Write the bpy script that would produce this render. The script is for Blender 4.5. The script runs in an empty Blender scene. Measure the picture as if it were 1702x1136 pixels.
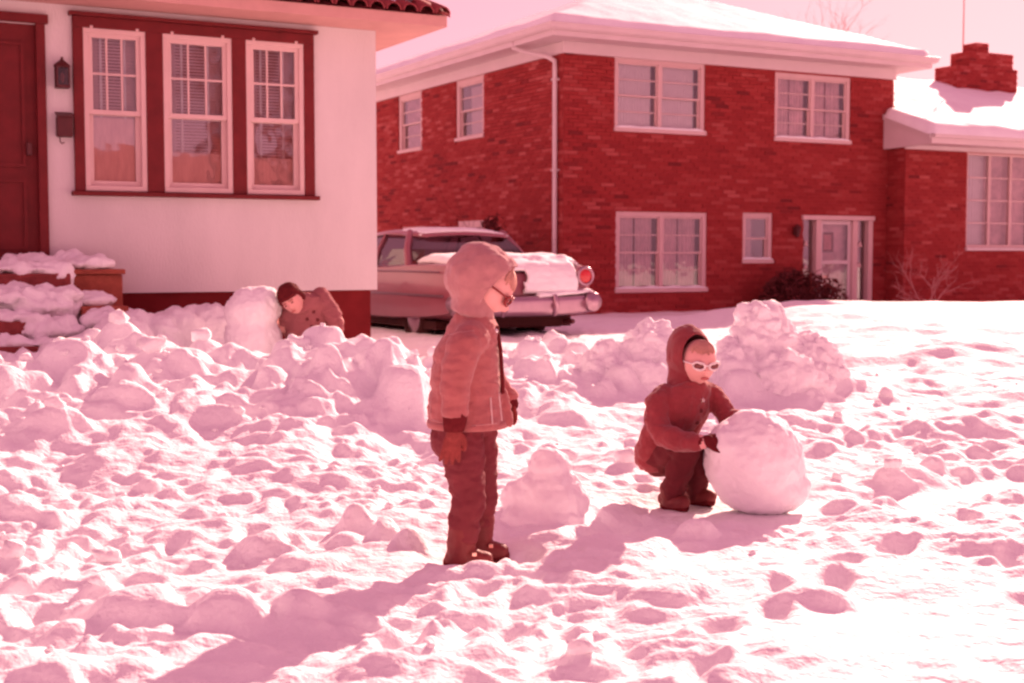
import bpy, bmesh, math, random
import numpy as np
from mathutils import Vector, Matrix, noise as mnoise

# ------------------------------------------------------------------ scene, camera, light
S = bpy.context.scene
COL = S.collection
R = math.radians
CAM_H = 1.1
PITCH = math.atan(143 / 2240)
cam_d = bpy.data.cameras.new('camera'); cam = bpy.data.objects.new('camera', cam_d); COL.objects.link(cam)
cam.location = (0, 0, CAM_H); cam.rotation_euler = (R(90) - PITCH, 0, 0)
cam_d.sensor_width = 36; cam_d.lens = 36 * 2240 / 1702
cam_d.clip_start = .05; cam_d.clip_end = 1500
cam_d.dof.use_dof = True; cam_d.dof.focus_distance = 5.6; cam_d.dof.aperture_fstop = 4.5
S.camera = cam

SUN_AZ, SUN_EL = R(23.8), R(25.3)
to_sun = Vector((math.sin(SUN_AZ) * math.cos(SUN_EL), math.cos(SUN_AZ) * math.cos(SUN_EL), math.sin(SUN_EL)))
W = bpy.data.worlds.new('World'); S.world = W; W.use_nodes = True
nt = W.node_tree; bg = nt.nodes['Background']
sky = nt.nodes.new('ShaderNodeTexSky'); sky.sky_type = 'NISHITA'; sky.sun_disc = False
sky.sun_elevation = SUN_EL; sky.sun_rotation = SUN_AZ; sky.dust_density = 0.5; sky.air_density = 1.0
bw = nt.nodes.new('ShaderNodeRGBToBW'); mul = nt.nodes.new('ShaderNodeMix'); mul.data_type = 'RGBA'; mul.blend_type = 'MULTIPLY'
mul.inputs[0].default_value = 1.0
mul.inputs[7].default_value = (1.60, .60, .80, 1)          # the faded slide's rose cast lies over all the daylight
pw = nt.nodes.new('ShaderNodeMath'); pw.operation = 'POWER'; pw.inputs[1].default_value = .45   # thin winter overcast evens out the dome
nt.links.new(sky.outputs[0], bw.inputs[0]); nt.links.new(bw.outputs[0], pw.inputs[0]); nt.links.new(pw.outputs[0], mul.inputs[6]); 
tr_n = nt.nodes.new('ShaderNodeMapRange'); tr_n.inputs[1].default_value = 1.4; tr_n.inputs[2].default_value = 3.2; nt.links.new(pw.outputs[0], tr_n.inputs[0])
tint = nt.nodes.new('ShaderNodeMix'); tint.data_type = 'RGBA'; tint.inputs[6].default_value = (1.60, .58, .86, 1); tint.inputs[7].default_value = (1.50, .66, .69, 1)
nt.links.new(tr_n.outputs[0], tint.inputs[0]); nt.links.new(tint.outputs[2], mul.inputs[7]); nt.links.new(mul.outputs[2], bg.inputs[0])
bg.inputs[1].default_value = .15
sun_d = bpy.data.lights.new('sun', 'SUN'); sun = bpy.data.objects.new('sun', sun_d); COL.objects.link(sun)
sun_d.energy = 4.3; sun_d.angle = R(.55); sun_d.color = (1.0, .60, .49)
sun.rotation_euler = (-to_sun).to_track_quat('-Z', 'Y').to_euler(); sun.location = (20, 40, 25)

S.view_settings.view_transform = 'Standard'; S.view_settings.look = 'None'
S.view_settings.exposure = 1.2; S.view_settings.gamma = 1.0
S.render.engine = 'CYCLES'
S.cycles.max_bounces = 6; S.cycles.diffuse_bounces = 3; S.cycles.transparent_max_bounces = 12
S.cycles.filter_width = 2.4; S.cycles.use_adaptive_sampling = True; S.cycles.adaptive_threshold = .02
rng = np.random.default_rng(7); rnd = random.Random(11)

# ------------------------------------------------------------------ helpers
def tag(o, label=None, cat=None, group=None, kind=None):
    if label: o['label'] = label
    if cat: o['category'] = cat
    if group: o['group'] = group
    if kind: o['kind'] = kind
    return o

def empty(name, loc=(0, 0, 0), rz=0, parent=None):
    o = bpy.data.objects.new(name, None); COL.objects.link(o); o.location = loc; o.rotation_euler = (0, 0, rz)
    o.empty_display_size = .1
    if parent: o.parent = parent
    return o

def link(name, me, mat=None, parent=None, smooth=False):
    if mat is not None and len(me.materials) == 0: me.materials.append(mat)
    o = bpy.data.objects.new(name, me); COL.objects.link(o)
    if parent: o.parent = parent
    if smooth: me.polygons.foreach_set('use_smooth', [True] * len(me.polygons))
    return o

class MB:
    def __init__(s): s.v = []; s.f = []
    def add(s, vs, fs):
        n = len(s.v); s.v += [tuple(v) for v in vs]; s.f += [tuple(i + n for i in f) for f in fs]; return s
    def box(s, x0, x1, y0, y1, z0, z1):
        return s.add([(x0, y0, z0), (x1, y0, z0), (x1, y1, z0), (x0, y1, z0), (x0, y0, z1), (x1, y0, z1), (x1, y1, z1), (x0, y1, z1)],
                     [(0, 3, 2, 1), (4, 5, 6, 7), (0, 1, 5, 4), (1, 2, 6, 5), (2, 3, 7, 6), (3, 0, 4, 7)])
    def loft(s, rings, cap=True, closed=True):
        n = len(rings[0]); vs = [p for r in rings for p in r]; fs = []
        for i in range(len(rings) - 1):
            for j in range(n if closed else n - 1):
                k = (j + 1) % n; fs.append((i * n + j, i * n + k, (i + 1) * n + k, (i + 1) * n + j))
        if cap: fs.append(tuple(range(n - 1, -1, -1))); fs.append(tuple((len(rings) - 1) * n + j for j in range(n)))
        return s.add(vs, fs)
    def ell(s, c, r, rot=None, n=20, m=12):
        c = Vector(c); vs = []; fs = []
        for i in range(m + 1):
            th = math.pi * i / m
            for j in range(n):
                a = 2 * math.pi * j / n
                p = Vector((r[0] * math.sin(th) * math.cos(a), r[1] * math.sin(th) * math.sin(a), r[2] * math.cos(th)))
                if rot is not None: p = rot @ p
                vs.append(c + p)
        for i in range(m):
            for j in range(n):
                k = (j + 1) % n; fs.append((i * n + j, (i + 1) * n + j, (i + 1) * n + k, i * n + k))
        return s.add(vs, fs)
    def sweep(s, pts, rad, n=14, ends=True):
        """closed tube of circular rings through pts; rad a list of radii; rounded ends"""
        pts = [Vector(p) for p in pts]; P = list(pts); Q = list(rad)
        if ends:
            t0 = (pts[0] - pts[1]).normalized(); t1 = (pts[-1] - pts[-2]).normalized()
            P = [pts[0] + t0 * rad[0] * a for a in (.97, .8, .45)] + P + [pts[-1] + t1 * rad[-1] * a for a in (.45, .8, .97)]
            Q = [rad[0] * b for b in (.2, .6, .9)] + Q + [rad[-1] * b for b in (.9, .6, .2)]
        rings = []; up = None
        for i, p in enumerate(P):
            t = (P[min(i + 1, len(P) - 1)] - P[max(i - 1, 0)]).normalized()
            if up is None: up = t.orthogonal().normalized()
            a = (up - t * up.dot(t)).normalized(); b = t.cross(a); up = a
            rings.append([p + (a * math.cos(2 * math.pi * k / n) + b * math.sin(2 * math.pi * k / n)) * Q[i] for k in range(n)])
        return s.loft(rings)
    def rings(s, lst, n=24):
        """lst of (centre, half-axis vector a, half-axis vector b)"""
        rr = []
        for c, a, b in lst:
            c, a, b = Vector(c), Vector(a), Vector(b)
            rr.append([c + a * math.cos(2 * math.pi * k / n) + b * math.sin(2 * math.pi * k / n) for k in range(n)])
        return s.loft(rr)
    def mesh(s, name):
        me = bpy.data.meshes.new(name); me.from_pydata(s.v, [], s.f); me.update(); return me
    def build(s, name, mat, parent=None, smooth=False, bevel=0):
        me = s.mesh(name)
        o = link(name, me, mat, parent, smooth)
        if bevel:
            b = o.modifiers.new('b', 'BEVEL'); b.width = bevel; b.segments = 2; b.limit_method = 'ANGLE'
        return o
    def fuse(s, voxel, smooth=6, fac=.5):
        """one continuous surface from overlapping closed pieces"""
        me = s.mesh('tmp'); o = bpy.data.objects.new('tmp', me); COL.objects.link(o)
        r = o.modifiers.new('r', 'REMESH'); r.mode = 'VOXEL'; r.voxel_size = voxel
        if smooth:
            q = o.modifiers.new('s', 'SMOOTH'); q.iterations = smooth; q.factor = fac
        dg = bpy.context.evaluated_depsgraph_get()
        out = bpy.data.meshes.new_from_object(o.evaluated_get(dg)); bpy.data.objects.remove(o); bpy.data.meshes.remove(me)
        out.materials.clear()
        return out

def displace(me, fn):
    """fn(co, normal) -> metres along the normal"""
    n = len(me.vertices); co = np.empty(n * 3); no = np.empty(n * 3)
    me.vertices.foreach_get('co', co); me.vertices.foreach_get('normal', no)
    co = co.reshape(-1, 3); no = no.reshape(-1, 3)
    d = np.array([fn(c, k) for c, k in zip(co, no)])
    me.vertices.foreach_set('co', (co + no * d[:, None]).ravel()); me.update(); return me

def folds(amp, sx, sy, sz, off=0):
    def f(c, n):
        v = Vector((c[0] * sx + off, c[1] * sy, c[2] * sz))
        return amp * (mnoise.noise(v) + .5 * mnoise.noise(v * 2.1))
    return f

# ------------------------------------------------------------------ materials
def mat(name, col, rough=.7, var=.12, scale=5., bump=0., bscale=80., spec=.3, metal=0., coat=0., sheen=0., stretch=None, coord='Object'):
    m = bpy.data.materials.new(name); m.use_nodes = True; t = m.node_tree; b = t.nodes['Principled BSDF']
    b.inputs['Roughness'].default_value = rough; b.inputs['Specular IOR Level'].default_value = spec; b.inputs['Metallic'].default_value = metal
    b.inputs['Coat Weight'].default_value = coat; b.inputs['Sheen Weight'].default_value = sheen
    tc = t.nodes.new('ShaderNodeTexCoord'); mp = t.nodes.new('ShaderNodeMapping'); t.links.new(tc.outputs[coord], mp.inputs[0])
    if stretch: mp.inputs['Scale'].default_value = stretch
    n = t.nodes.new('ShaderNodeTexNoise'); n.inputs['Scale'].default_value = scale; n.inputs['Detail'].default_value = 6; n.inputs['Roughness'].default_value = .65
    t.links.new(mp.outputs[0], n.inputs['Vector'])
    cr = t.nodes.new('ShaderNodeValToRGB'); cr.color_ramp.elements[0].position = .28; cr.color_ramp.elements[1].position = .72
    cr.color_ramp.elements[0].color = tuple(c * (1 - var) for c in col) + (1,); cr.color_ramp.elements[1].color = tuple(min(1, c * (1 + var)) for c in col) + (1,)
    t.links.new(n.outputs[0], cr.inputs[0]); t.links.new(cr.outputs[0], b.inputs['Base Color'])
    if bump:
        n2 = t.nodes.new('ShaderNodeTexNoise'); n2.inputs['Scale'].default_value = bscale; n2.inputs['Detail'].default_value = 4
        t.links.new(mp.outputs[0], n2.inputs['Vector'])
        bp = t.nodes.new('ShaderNodeBump'); bp.inputs['Strength'].default_value = bump; bp.inputs['Distance'].default_value = .01
        t.links.new(n2.outputs[0], bp.inputs['Height']); t.links.new(bp.outputs[0], b.inputs['Normal'])
    return m

def brick_mat(name, src):
    m = bpy.data.materials.new(name); m.use_nodes = True; t = m.node_tree; b = t.nodes['Principled BSDF']; b.inputs['Roughness'].default_value = .85
    b.inputs['Specular IOR Level'].default_value = .15
    if src == 'object': s = t.nodes.new('ShaderNodeObjectInfo').outputs['Random']
    else: a = t.nodes.new('ShaderNodeAttribute'); a.attribute_name = 'tone'; s = a.outputs['Fac']
    cr = t.nodes.new('ShaderNodeValToRGB'); e = cr.color_ramp.elements
    cr.color_ramp.interpolation = 'LINEAR'
    e[0].position = 0; e[0].color = (.22, .028, .030, 1); e[1].position = 1; e[1].color = (.55, .12, .11, 1)
    for p, c in ((.10, (.35, .038, .038, 1)), (.55, (.40, .046, .044, 1)), (.80, (.45, .064, .060, 1)), (.91, (.47, .084, .078, 1))):
        x = e.new(p); x.color = c
    n = t.nodes.new('ShaderNodeTexNoise'); n.inputs['Scale'].default_value = 9; n.inputs['Detail'].default_value = 5
    tc = t.nodes.new('ShaderNodeTexCoord'); t.links.new(tc.outputs['Object'], n.inputs['Vector'])
    mx = t.nodes.new('ShaderNodeMix'); mx.data_type = 'RGBA'; mx.blend_type = 'MULTIPLY'; mx.inputs[0].default_value = .35
    t.links.new(s, cr.inputs[0]); t.links.new(cr.outputs[0], mx.inputs[6]); t.links.new(n.outputs[0], mx.inputs[7]); t.links.new(mx.outputs[2], b.inputs['Base Color'])
    return m

def glass_mat(name, tint=(.96, .94, .95), fac=.13):
    m = bpy.data.materials.new(name); m.use_nodes = True; t = m.node_tree; t.nodes.remove(t.nodes['Principled BSDF'])
    tr = t.nodes.new('ShaderNodeBsdfTransparent'); tr.inputs[0].default_value = tint + (1,)
    g = t.nodes.new('ShaderNodeBsdfGlossy'); g.inputs['Roughness'].default_value = .03
    n = t.nodes.new('ShaderNodeTexNoise'); n.inputs['Scale'].default_value = 3.; bp = t.nodes.new('ShaderNodeBump'); bp.inputs['Strength'].default_value = .12; bp.inputs['Distance'].default_value = .02
    tc = t.nodes.new('ShaderNodeTexCoord'); t.links.new(tc.outputs['Object'], n.inputs['Vector']); t.links.new(n.outputs[0], bp.inputs['Height']); t.links.new(bp.outputs[0], g.inputs['Normal'])
    f = t.nodes.new('ShaderNodeFresnel'); f.inputs[0].default_value = 1.5; ad = t.nodes.new('ShaderNodeMath'); ad.operation = 'ADD'; ad.inputs[1].default_value = fac; ad.use_clamp = True
    t.links.new(f.outputs[0], ad.inputs[0])
    mx = t.nodes.new('ShaderNodeMixShader'); t.links.new(ad.outputs[0], mx.inputs[0]); t.links.new(tr.outputs[0], mx.inputs[1]); t.links.new(g.outputs[0], mx.inputs[2])
    t.links.new(mx.outputs[0], t.nodes['Material Output'].inputs[0]); return m

def snow_mat(name, fine=1.0):
    m = bpy.data.materials.new(name); m.use_nodes = True; t = m.node_tree; b = t.nodes['Principled BSDF']
    b.inputs['Roughness'].default_value = .75; b.inputs['Specular IOR Level'].default_value = .25
    tc = t.nodes.new('ShaderNodeTexCoord')
    n = t.nodes.new('ShaderNodeTexNoise'); n.inputs['Scale'].default_value = 2.2; n.inputs['Detail'].default_value = 7
    cr = t.nodes.new('ShaderNodeValToRGB'); cr.color_ramp.elements[0].color = (.91, .88, .91, 1); cr.color_ramp.elements[1].color = (.97, .965, .97, 1)
    cr.color_ramp.elements[0].position = .3; cr.color_ramp.elements[1].position = .6
    t.links.new(tc.outputs['Object'], n.inputs['Vector']); t.links.new(n.outputs[0], cr.inputs[0]); t.links.new(cr.outputs[0], b.inputs['Base Color'])
    prev = None
    for sc, st, ds in ((14, .55, .03), (50, .55, .012)):
        q = t.nodes.new('ShaderNodeTexNoise'); q.inputs['Scale'].default_value = sc; q.inputs['Detail'].default_value = 2.5
        t.links.new(tc.outputs['Object'], q.inputs['Vector'])
        bp = t.nodes.new('ShaderNodeBump'); bp.inputs['Strength'].default_value = st * fine; bp.inputs['Distance'].default_value = ds
        t.links.new(q.outputs[0], bp.inputs['Height'])
        if prev: t.links.new(prev.outputs[0], bp.inputs['Normal'])
        prev = bp
    t.links.new(prev.outputs[0], b.inputs['Normal']); return m

M = dict(
    snow=snow_mat('snow'), snow_soft=snow_mat('snow_soft', .5),
    stucco=mat('stucco', (.68, .62, .62), .9, .075, 1.1, .5, 45, .1, stretch=(1.6, 1.6, .5)),
    brown=mat('brown_paint', (.155, .014, .016), .6, .2, 7, .1, 40, .25),
    foundation=mat('foundation', (.165, .016, .018), .9, .2, 3, .3, 30, .1),
    cream=mat('cream_paint', (.70, .50, .48), .55, .06, 3, .06, 60, .3),
    white=mat('white_paint', (.72, .60, .60), .5, .05, 2, .05, 60, .3),
    soffit=mat('soffit', (.62, .34, .31), .8, .08, 4, .1, 40, .2),
    tile=mat('clay_tile', (.30, .055, .06), .8, .25, 8, .2, 40, .2),
    mortar=mat('mortar', (.36, .055, .052), .95, .15, 6, .3, 60, .1),
    brick=brick_mat('brick', 'object'), brick_mass=brick_mat('brick_mass', 'attr'),
    glass=glass_mat('glass'), glass_dim=glass_mat('glass_dim', (.85, .75, .75), .26), smoked=glass_mat('smoked_glass', (.4, .25, .25), .03), car_glass=glass_mat('car_glass', (.8, .7, .7), .06),
    curtain=mat('curtain', (.82, .74, .76), .9, .06, 6, 0, 60, .1), curtain_thin=mat('curtain_thin', (.74, .50, .52), .9, .25, 4, 0, 60, .1),
    sheer=mat('sheer', (.86, .62, .60), .9, .18, 7, 0, 60, .1, stretch=(3, 1, .5)),
    blind=mat('blind', (.80, .50, .50), .6, .06, 4), room=mat('room', (.34, .07, .07), .9, .2, 3),
    iron=mat('black_iron', (.09, .014, .016), .5, .2, 10, .1, 60, .4),
    stone=mat('stone_step', (.27, .062, .058), .9, .35, 9, .8, 30, .1), block=mat('sandstone_block', (.36, .098, .065), .9, .3, 9, .7, 40, .1),
    chrome=mat('chrome', (.46, .30, .36), .32, .1, 6, 0, 40, .5, 1.0), car=mat('car_paint', (.32, .095, .125), .35, .05, 3, 0, 40, .5, 0, .35),
    tyre=mat('tyre', (.05, .012, .012), .85, .2, 12, .1), tail=mat('tail_lens', (.55, .02, .025), .2, .05, 4, 0, 40, .5, 0, .6), under=mat('car_underside', (.06, .012, .012), .9, .2, 5),
    skin=mat('skin', (.80, .42, .38), .55, .05, 12, .05, 120, .35), skin_m=mat('skin_adult', (.74, .36, .32), .6, .06, 12, .05, 120, .3),
    tan=mat('tan_coat', (.42, .135, .13), .9, .09, 18, .35, 220, .15, sheen=.3), hoodtan=mat('tan_hood', (.48, .225, .225), .95, .10, 25, .4, 260, .15, sheen=.4),
    darkpants=mat('dark_trousers', (.135, .020, .025), .85, .2, 14, .3, 160, .2),
    pants=mat('snow_trousers', (.185, .03, .038), .75, .14, 14, .25, 160, .25), boots=mat('rubber_boot', (.19, .026, .026), .6, .2, 14, .15, 60, .4),
    glove=mat('leather_glove', (.25, .045, .040), .8, .2, 40, .3, 120, .2), knit=mat('dark_knit', (.14, .016, .020), .95, .2, 60, .5, 260, .1),
    redcoat=mat('dark_red_coat', (.285, .047, .054), .9, .14, 18, .35, 200, .15, sheen=.25), redhood=mat('dark_red_hood', (.265, .042, .049), .95, .12, 20, .4, 240, .15, sheen=.3),
    hair=mat('fair_hair', (.56, .28, .22), .6, .25, 30, .3, 140, .35), brownhair=mat('brown_hair', (.28, .06, .05), .6, .25, 30, .3, 140, .35),
    lip=mat('lips', (.52, .15, .14), .5, .05, 12),
    redlens=mat('red_lens', (.26, .015, .015), .15, .05, 4, 0, 40, .6),
    lens=mat('dark_lens', (.16, .02, .02), .15, .05, 4, 0, 40, .6), redplastic=mat('red_plastic', (.55, .03, .03), .3, .05, 4, 0, 40, .5), whiteplastic=mat('white_plastic', (.82, .72, .70), .35, .04, 4, 0, 40, .5),
    mancoat=mat("man_coat", (.34, .12, .125), .9, .14, 14, .35, 160, .15), cap=mat('dark_cap', (.12, .014, .016), .9, .2, 20, .4, 140, .15),
    button=mat('button', (.14, .018, .02), .5, .1, 10), metalpin=mat('metal_pin', (.85, .8, .78), .25, .02, 5, 0, 40, .5, .8),
    bark=mat('bark', (.22, .045, .04), .9, .3, 20, .3, 80, .1), twig=mat('pale_twig', (.55, .24, .22), .9, .3, 20), leaf=mat('evergreen', (.12, .02, .02), .8, .4, 15),
    shingle=mat('shingle', (.30, .08, .08), .9, .2, 8, .3, 40), print=mat('print', (.60, .22, .22), .8, .3, 9), brass=mat('brass', (.8, .45, .38), .3, .1, 10, 0, 40, .5, .7),
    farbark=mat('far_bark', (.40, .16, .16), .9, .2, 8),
)

# ------------------------------------------------------------------ snow ground (one graded sheet)
def gnoise(x, y, seed):
    r = np.random.default_rng(seed); ang = r.random((256, 256)) * 2 * np.pi; gx, gy = np.cos(ang), np.sin(ang)
    xi = np.floor(x).astype(int); yi = np.floor(y).astype(int); fx = x - xi; fy = y - yi
    u = fx ** 3 * (fx * (fx * 6 - 15) + 10); v = fy ** 3 * (fy * (fy * 6 - 15) + 10)
    def d(a, b): return gx[(xi + a) & 255, (yi + b) & 255] * (fx - a) + gy[(xi + a) & 255, (yi + b) & 255] * (fy - b)
    return ((d(0, 0) * (1 - u) + d(1, 0) * u) * (1 - v) + (d(0, 1) * (1 - u) + d(1, 1) * u) * v) * 1.5
def sm(t): t = np.clip(t, 0, 1); return t * t * (3 - 2 * t)

HA = R(28.1); HU = np.array([math.cos(HA), math.sin(HA)]); HV = np.array([-math.sin(HA), math.cos(HA)])
BH = np.array([.916, 24.0]); WH = np.array([-1.299, 13.0])       # front corners of the brick house and of the stucco house

BUMPS = [  # cx, cy, h, rx, front, back
    (-4.6, 7.7, .24, 1.0, 1.5, 1.0), (-3.4, 8.2, .33, .8, 1.7, .8), (-2.55, 8.8, .46, .6, 2.2, .7), (-1.95, 8.9, .45, .55, 2.1, .6),
    (-1.22, 8.9, .45, .50, 1.9, .7), (-.88, 8.8, .44, .35, 1.4, .8), (-.60, 8.6, .26, .28, 1.0, .8),
    (.15, 10.3, .30, 1.0, 1.5, 1.3), (.98, 9.8, .24, .32, .5, .6), (.72, 9.6, .24, .25, .5, .6),
    (1.84, 9.85, .28, .32, .40, .55), (2.12, 9.9, .22, .30, .40, .5), (1.62, 9.65, .2, .22, .32, .5), (2.4, 10.2, .16, .5, .5, .7),
    (3.6, 10.6, .10, 1.2, .5, .8), (4.0, 12.6, .17, 1.6, .5, 1.0), (2.6, 8.2, .07, .8, .3, .5),
    (.12, 5.75, .06, .25, .3, .4), (-2.0, 6.6, .08, .5, .35, .6), (-.33, 7.2, .08, .3, .4, .5),
    (-2.9, 10.7, .26, .5, .7, .5), (-2.35, 10.9, .28, .35, .6, .5),
]
def base_h(x, y):
    z = .40 * sm((y - 11) / 7) * sm((x - 1.2) / 3.0) * (1 - sm((y - 19) / 5.0))
    z += .04 * sm((y - 4) / 6)
    acc = np.zeros_like(x)
    for cx, cy, h, rx, rf, rb in BUMPS:
        ry = np.where(y < cy, rf, rb)
        q = ((x - cx) / rx) ** 2 + ((y - cy) / ry) ** 2
        acc += (h * np.exp(-(q ** 1.15) * .8)) ** 3.2
    z = z + acc ** (1 / 3.2)
    z = z + .035 * gnoise(x * .9, y * .9, 1) + .03 * gnoise(x * 2.1 + 5, y * 2.1, 2)
    # hollow for the drive beside the stucco house
    u = (x - WH[0]) * HU[0] + (y - WH[1]) * HU[1]; v = (x - WH[0]) * HV[0] + (y - WH[1]) * HV[1]
    drive = sm((u - .5) / .8) * (1 - sm((u - 4.6) / 1.0)) * sm((v + 1.2) / 1.2)
    z = z * (1 - .75 * drive) + .15 * drive
    return z
def rough_h(x, y):
    """how broken the snow is, 0 smooth .. 1 heaps"""
    q = np.zeros_like(x)
    for cx, cy, h, rx, rf, rb in BUMPS:
        if h < .2: continue
        ry = np.where(y < cy, rf, rb)
        q = np.maximum(q, np.exp(-(((x - cx) / (rx * 1.25)) ** 2 + ((y - cy) / (ry * 1.15)) ** 2) ** 2))
    near = .37 + .32 * gnoise(x * .7 + 3, y * .7, 9) + .12 * sm((-x - .3) / 1.2) - .30 * sm((x - .3) / 1.2) * (1 - sm((y - 4.4) / .8))
    near = near * (1 - .75 * sm((y - 11.5) / 3)) * (1 - .35 * sm((x - 1.6) / 1.2))
    return np.clip(np.maximum(near, q), .05, 1)

def graded(lo, hi, a, b, fine, g, cap):
    c = list(np.arange(a, b, fine)); st = fine; p = c[-1]
    while p < hi: st = min(st * g, cap); p += st; c.append(p)
    st = fine; p = a
    while p > lo: st = min(st * g, cap); p -= st; c.insert(0, p)
    return np.array(c)
gx_ = graded(-5.2, 5.2, -2.4, 2.4, .013, 1.012, 1); gx_ = np.concatenate([-graded(5.3, 170, 5.3, 5.35, .05, 1.08, 9)[::-1], gx_, graded(5.3, 170, 5.3, 5.35, .05, 1.08, 9)])
gx_ = np.unique(gx_[np.concatenate([[True], np.diff(gx_) > .004])])
gy_ = [-15., -8, -4, -2, 0, 1, 1.6, 2.1, 2.4, 2.6, 2.75]; p_ = 2.85
while p_ < 260: gy_.append(p_); p_ += .013 * max(1, p_ / 6) ** 1.5 * max(1, p_ / 13) ** .9
gy_ = np.array(gy_)
GX, GY = np.meshgrid(gx_, gy_)
GZ = base_h(GX, GY)
RG = rough_h(GX, GY)
# crumbled relief: rounded crests, sharp creases
fade = 1 - sm((GY - 16) / 14)
flatn = .38 + .62 * sm((GY - 5.6) / 1.6)      # trodden flat in front of the heaps
patch = .55 + .75 * np.clip(gnoise(GX * .85 + 7, GY * .85, 15) + .35, 0, 1)
for k, (fq, am) in enumerate(((1.5, .085), (3.1, .068), (6.3, .056), (12.5, .036), (24., .020))):
    wx = GX + .16 / fq * 2 * gnoise(GX * fq * .8, GY * fq * .8, 40 + k); wy = GY + .16 / fq * 2 * gnoise(GX * fq * .8 + 9, GY * fq * .8, 60 + k)
    amp = am * np.clip(.14 + .86 * RG, 0, 1.0) * (patch if k > 1 else flatn)
    GZ += amp * (1.9 * np.abs(gnoise(wx * fq, wy * fq * 1.1, 20 + k)) - .50) * fade
# wind and foot ripples on the open lawn at the right
rip = sm((GX - 1.6) / 1.4) * sm((GY - 5.2) / 1.5) * (1 - sm((GY - 16) / 5))
GZ += rip * .035 * gnoise(GX * 1.1 + .6 * GY, GY * 4.2 - .5 * GX, 77) + rip * .02 * gnoise(GX * 2.3 + .6 * GY, GY * 7.5, 78)
ZI = GZ.copy()
def h_at(x, y, G=None):
    G = GZ if G is None else G
    i = int(np.clip(np.searchsorted(gx_, x), 1, len(gx_) - 1)); j = int(np.clip(np.searchsorted(gy_, y), 1, len(gy_) - 1))
    fx = (x - gx_[i - 1]) / (gx_[i] - gx_[i - 1]); fy = (y - gy_[j - 1]) / (gy_[j] - gy_[j - 1])
    return float((G[j - 1, i - 1] * (1 - fx) + G[j - 1, i] * fx) * (1 - fy) + (G[j, i - 1] * (1 - fx) + G[j, i] * fx) * fy)
_nr = np.random.default_rng(5); _T = _nr.random((64, 64))
for _ in range(3): _T = (_T + np.roll(_T, 1, 0) + np.roll(_T, 1, 1) + np.roll(_T, -1, 0) + np.roll(_T, -1, 1)) / 5
_T = (_T - _T.mean()) / _T.std() * .4
def NT(x, y): return _T[(x * 4).astype(int) & 63, (y * 4).astype(int) & 63]
def stamp(x, y, r, hh, asp=1., rot=0., p=2.4, flat=None):
    i0, i1 = np.searchsorted(gx_, (x - r * 1.5, x + r * 1.5)); j0, j1 = np.searchsorted(gy_, (y - r * 1.5, y + r * 1.5))
    if i1 - i0 < 3 or j1 - j0 < 3: return
    X = GX[j0:j1, i0:i1] - x; Y = GY[j0:j1, i0:i1] - y; c, s = math.cos(rot), math.sin(rot)
    A = (X * c + Y * s) / (r * asp); Bq = (-X * s + Y * c) / (r / asp)
    sd = int(x * 97 + y * 131) % 97
    wob = 1 + .45 * NT(A * 1.3 + x * 7, Bq * 1.3 + y * 7)
    d = (np.abs(A) ** p + np.abs(Bq) ** p) ** (1 / p) / wob
    dome = np.clip(1 - d ** 2.2, 0, 1) ** .55
    if flat: dome = np.minimum(dome, flat) / flat
    z0 = h_at(x, y, ZI)
    cand = z0 - .25 * hh + hh * 1.25 * dome
    sl = GZ[j0:j1, i0:i1]; np.copyto(sl, np.maximum(sl, np.where(d < 1, cand, -9)))
CLODS = []
n_try = 26000
def corridor(x, y, ax, ay, bx, by, w):
    t = max(0, min(1, ((x - ax) * (bx - ax) + (y - ay) * (by - ay)) / ((bx - ax) ** 2 + (by - ay) ** 2))); return math.hypot(x - ax - t * (bx - ax), y - ay - t * (by - ay)) < w
cx_ = rng.uniform(-5.2, 4.6, n_try); cy_ = 2.9 + 9.6 * rng.random(n_try) ** 1.15; rg_ = rough_h(cx_, cy_); pt_ = gnoise(cx_ * 1.3 + 3, cy_ * 1.3, 91); u_ = rng.random((n_try, 5))
for k in range(n_try):
    x, y = cx_[k], cy_[k]
    if u_[k, 0] > .34 * rg_[k] ** 1.3 * float(np.clip(pt_[k] * 1.6 + .35, .05, 1.2)) or abs(x) > .42 * y + .5: continue
    if (x + .15) ** 2 + (y - 4.9) ** 2 < .05 or (x - .85) ** 2 + (y - 5.95) ** 2 < .10: continue
    if corridor(x, y, -.2, 4.8, -1.1, 3.2, .17) or corridor(x, y, .95, 5.75, .2, 4.3, .27): continue
    r = .014 + .11 * u_[k, 1] ** 5.5 * (.5 + .8 * rg_[k]) + .014 * rg_[k]
    stamp(x, y, r, r * (.55 + .6 * u_[k, 2]) * (.55 + .5 * rg_[k]), .8 + .5 * u_[k, 3], u_[k, 4] * 3.14, 2.0 + 1.2 * u_[k, 2])
    if u_[k, 3] > .72 and r > .018: CLODS.append((x, y, r * .8))
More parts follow.
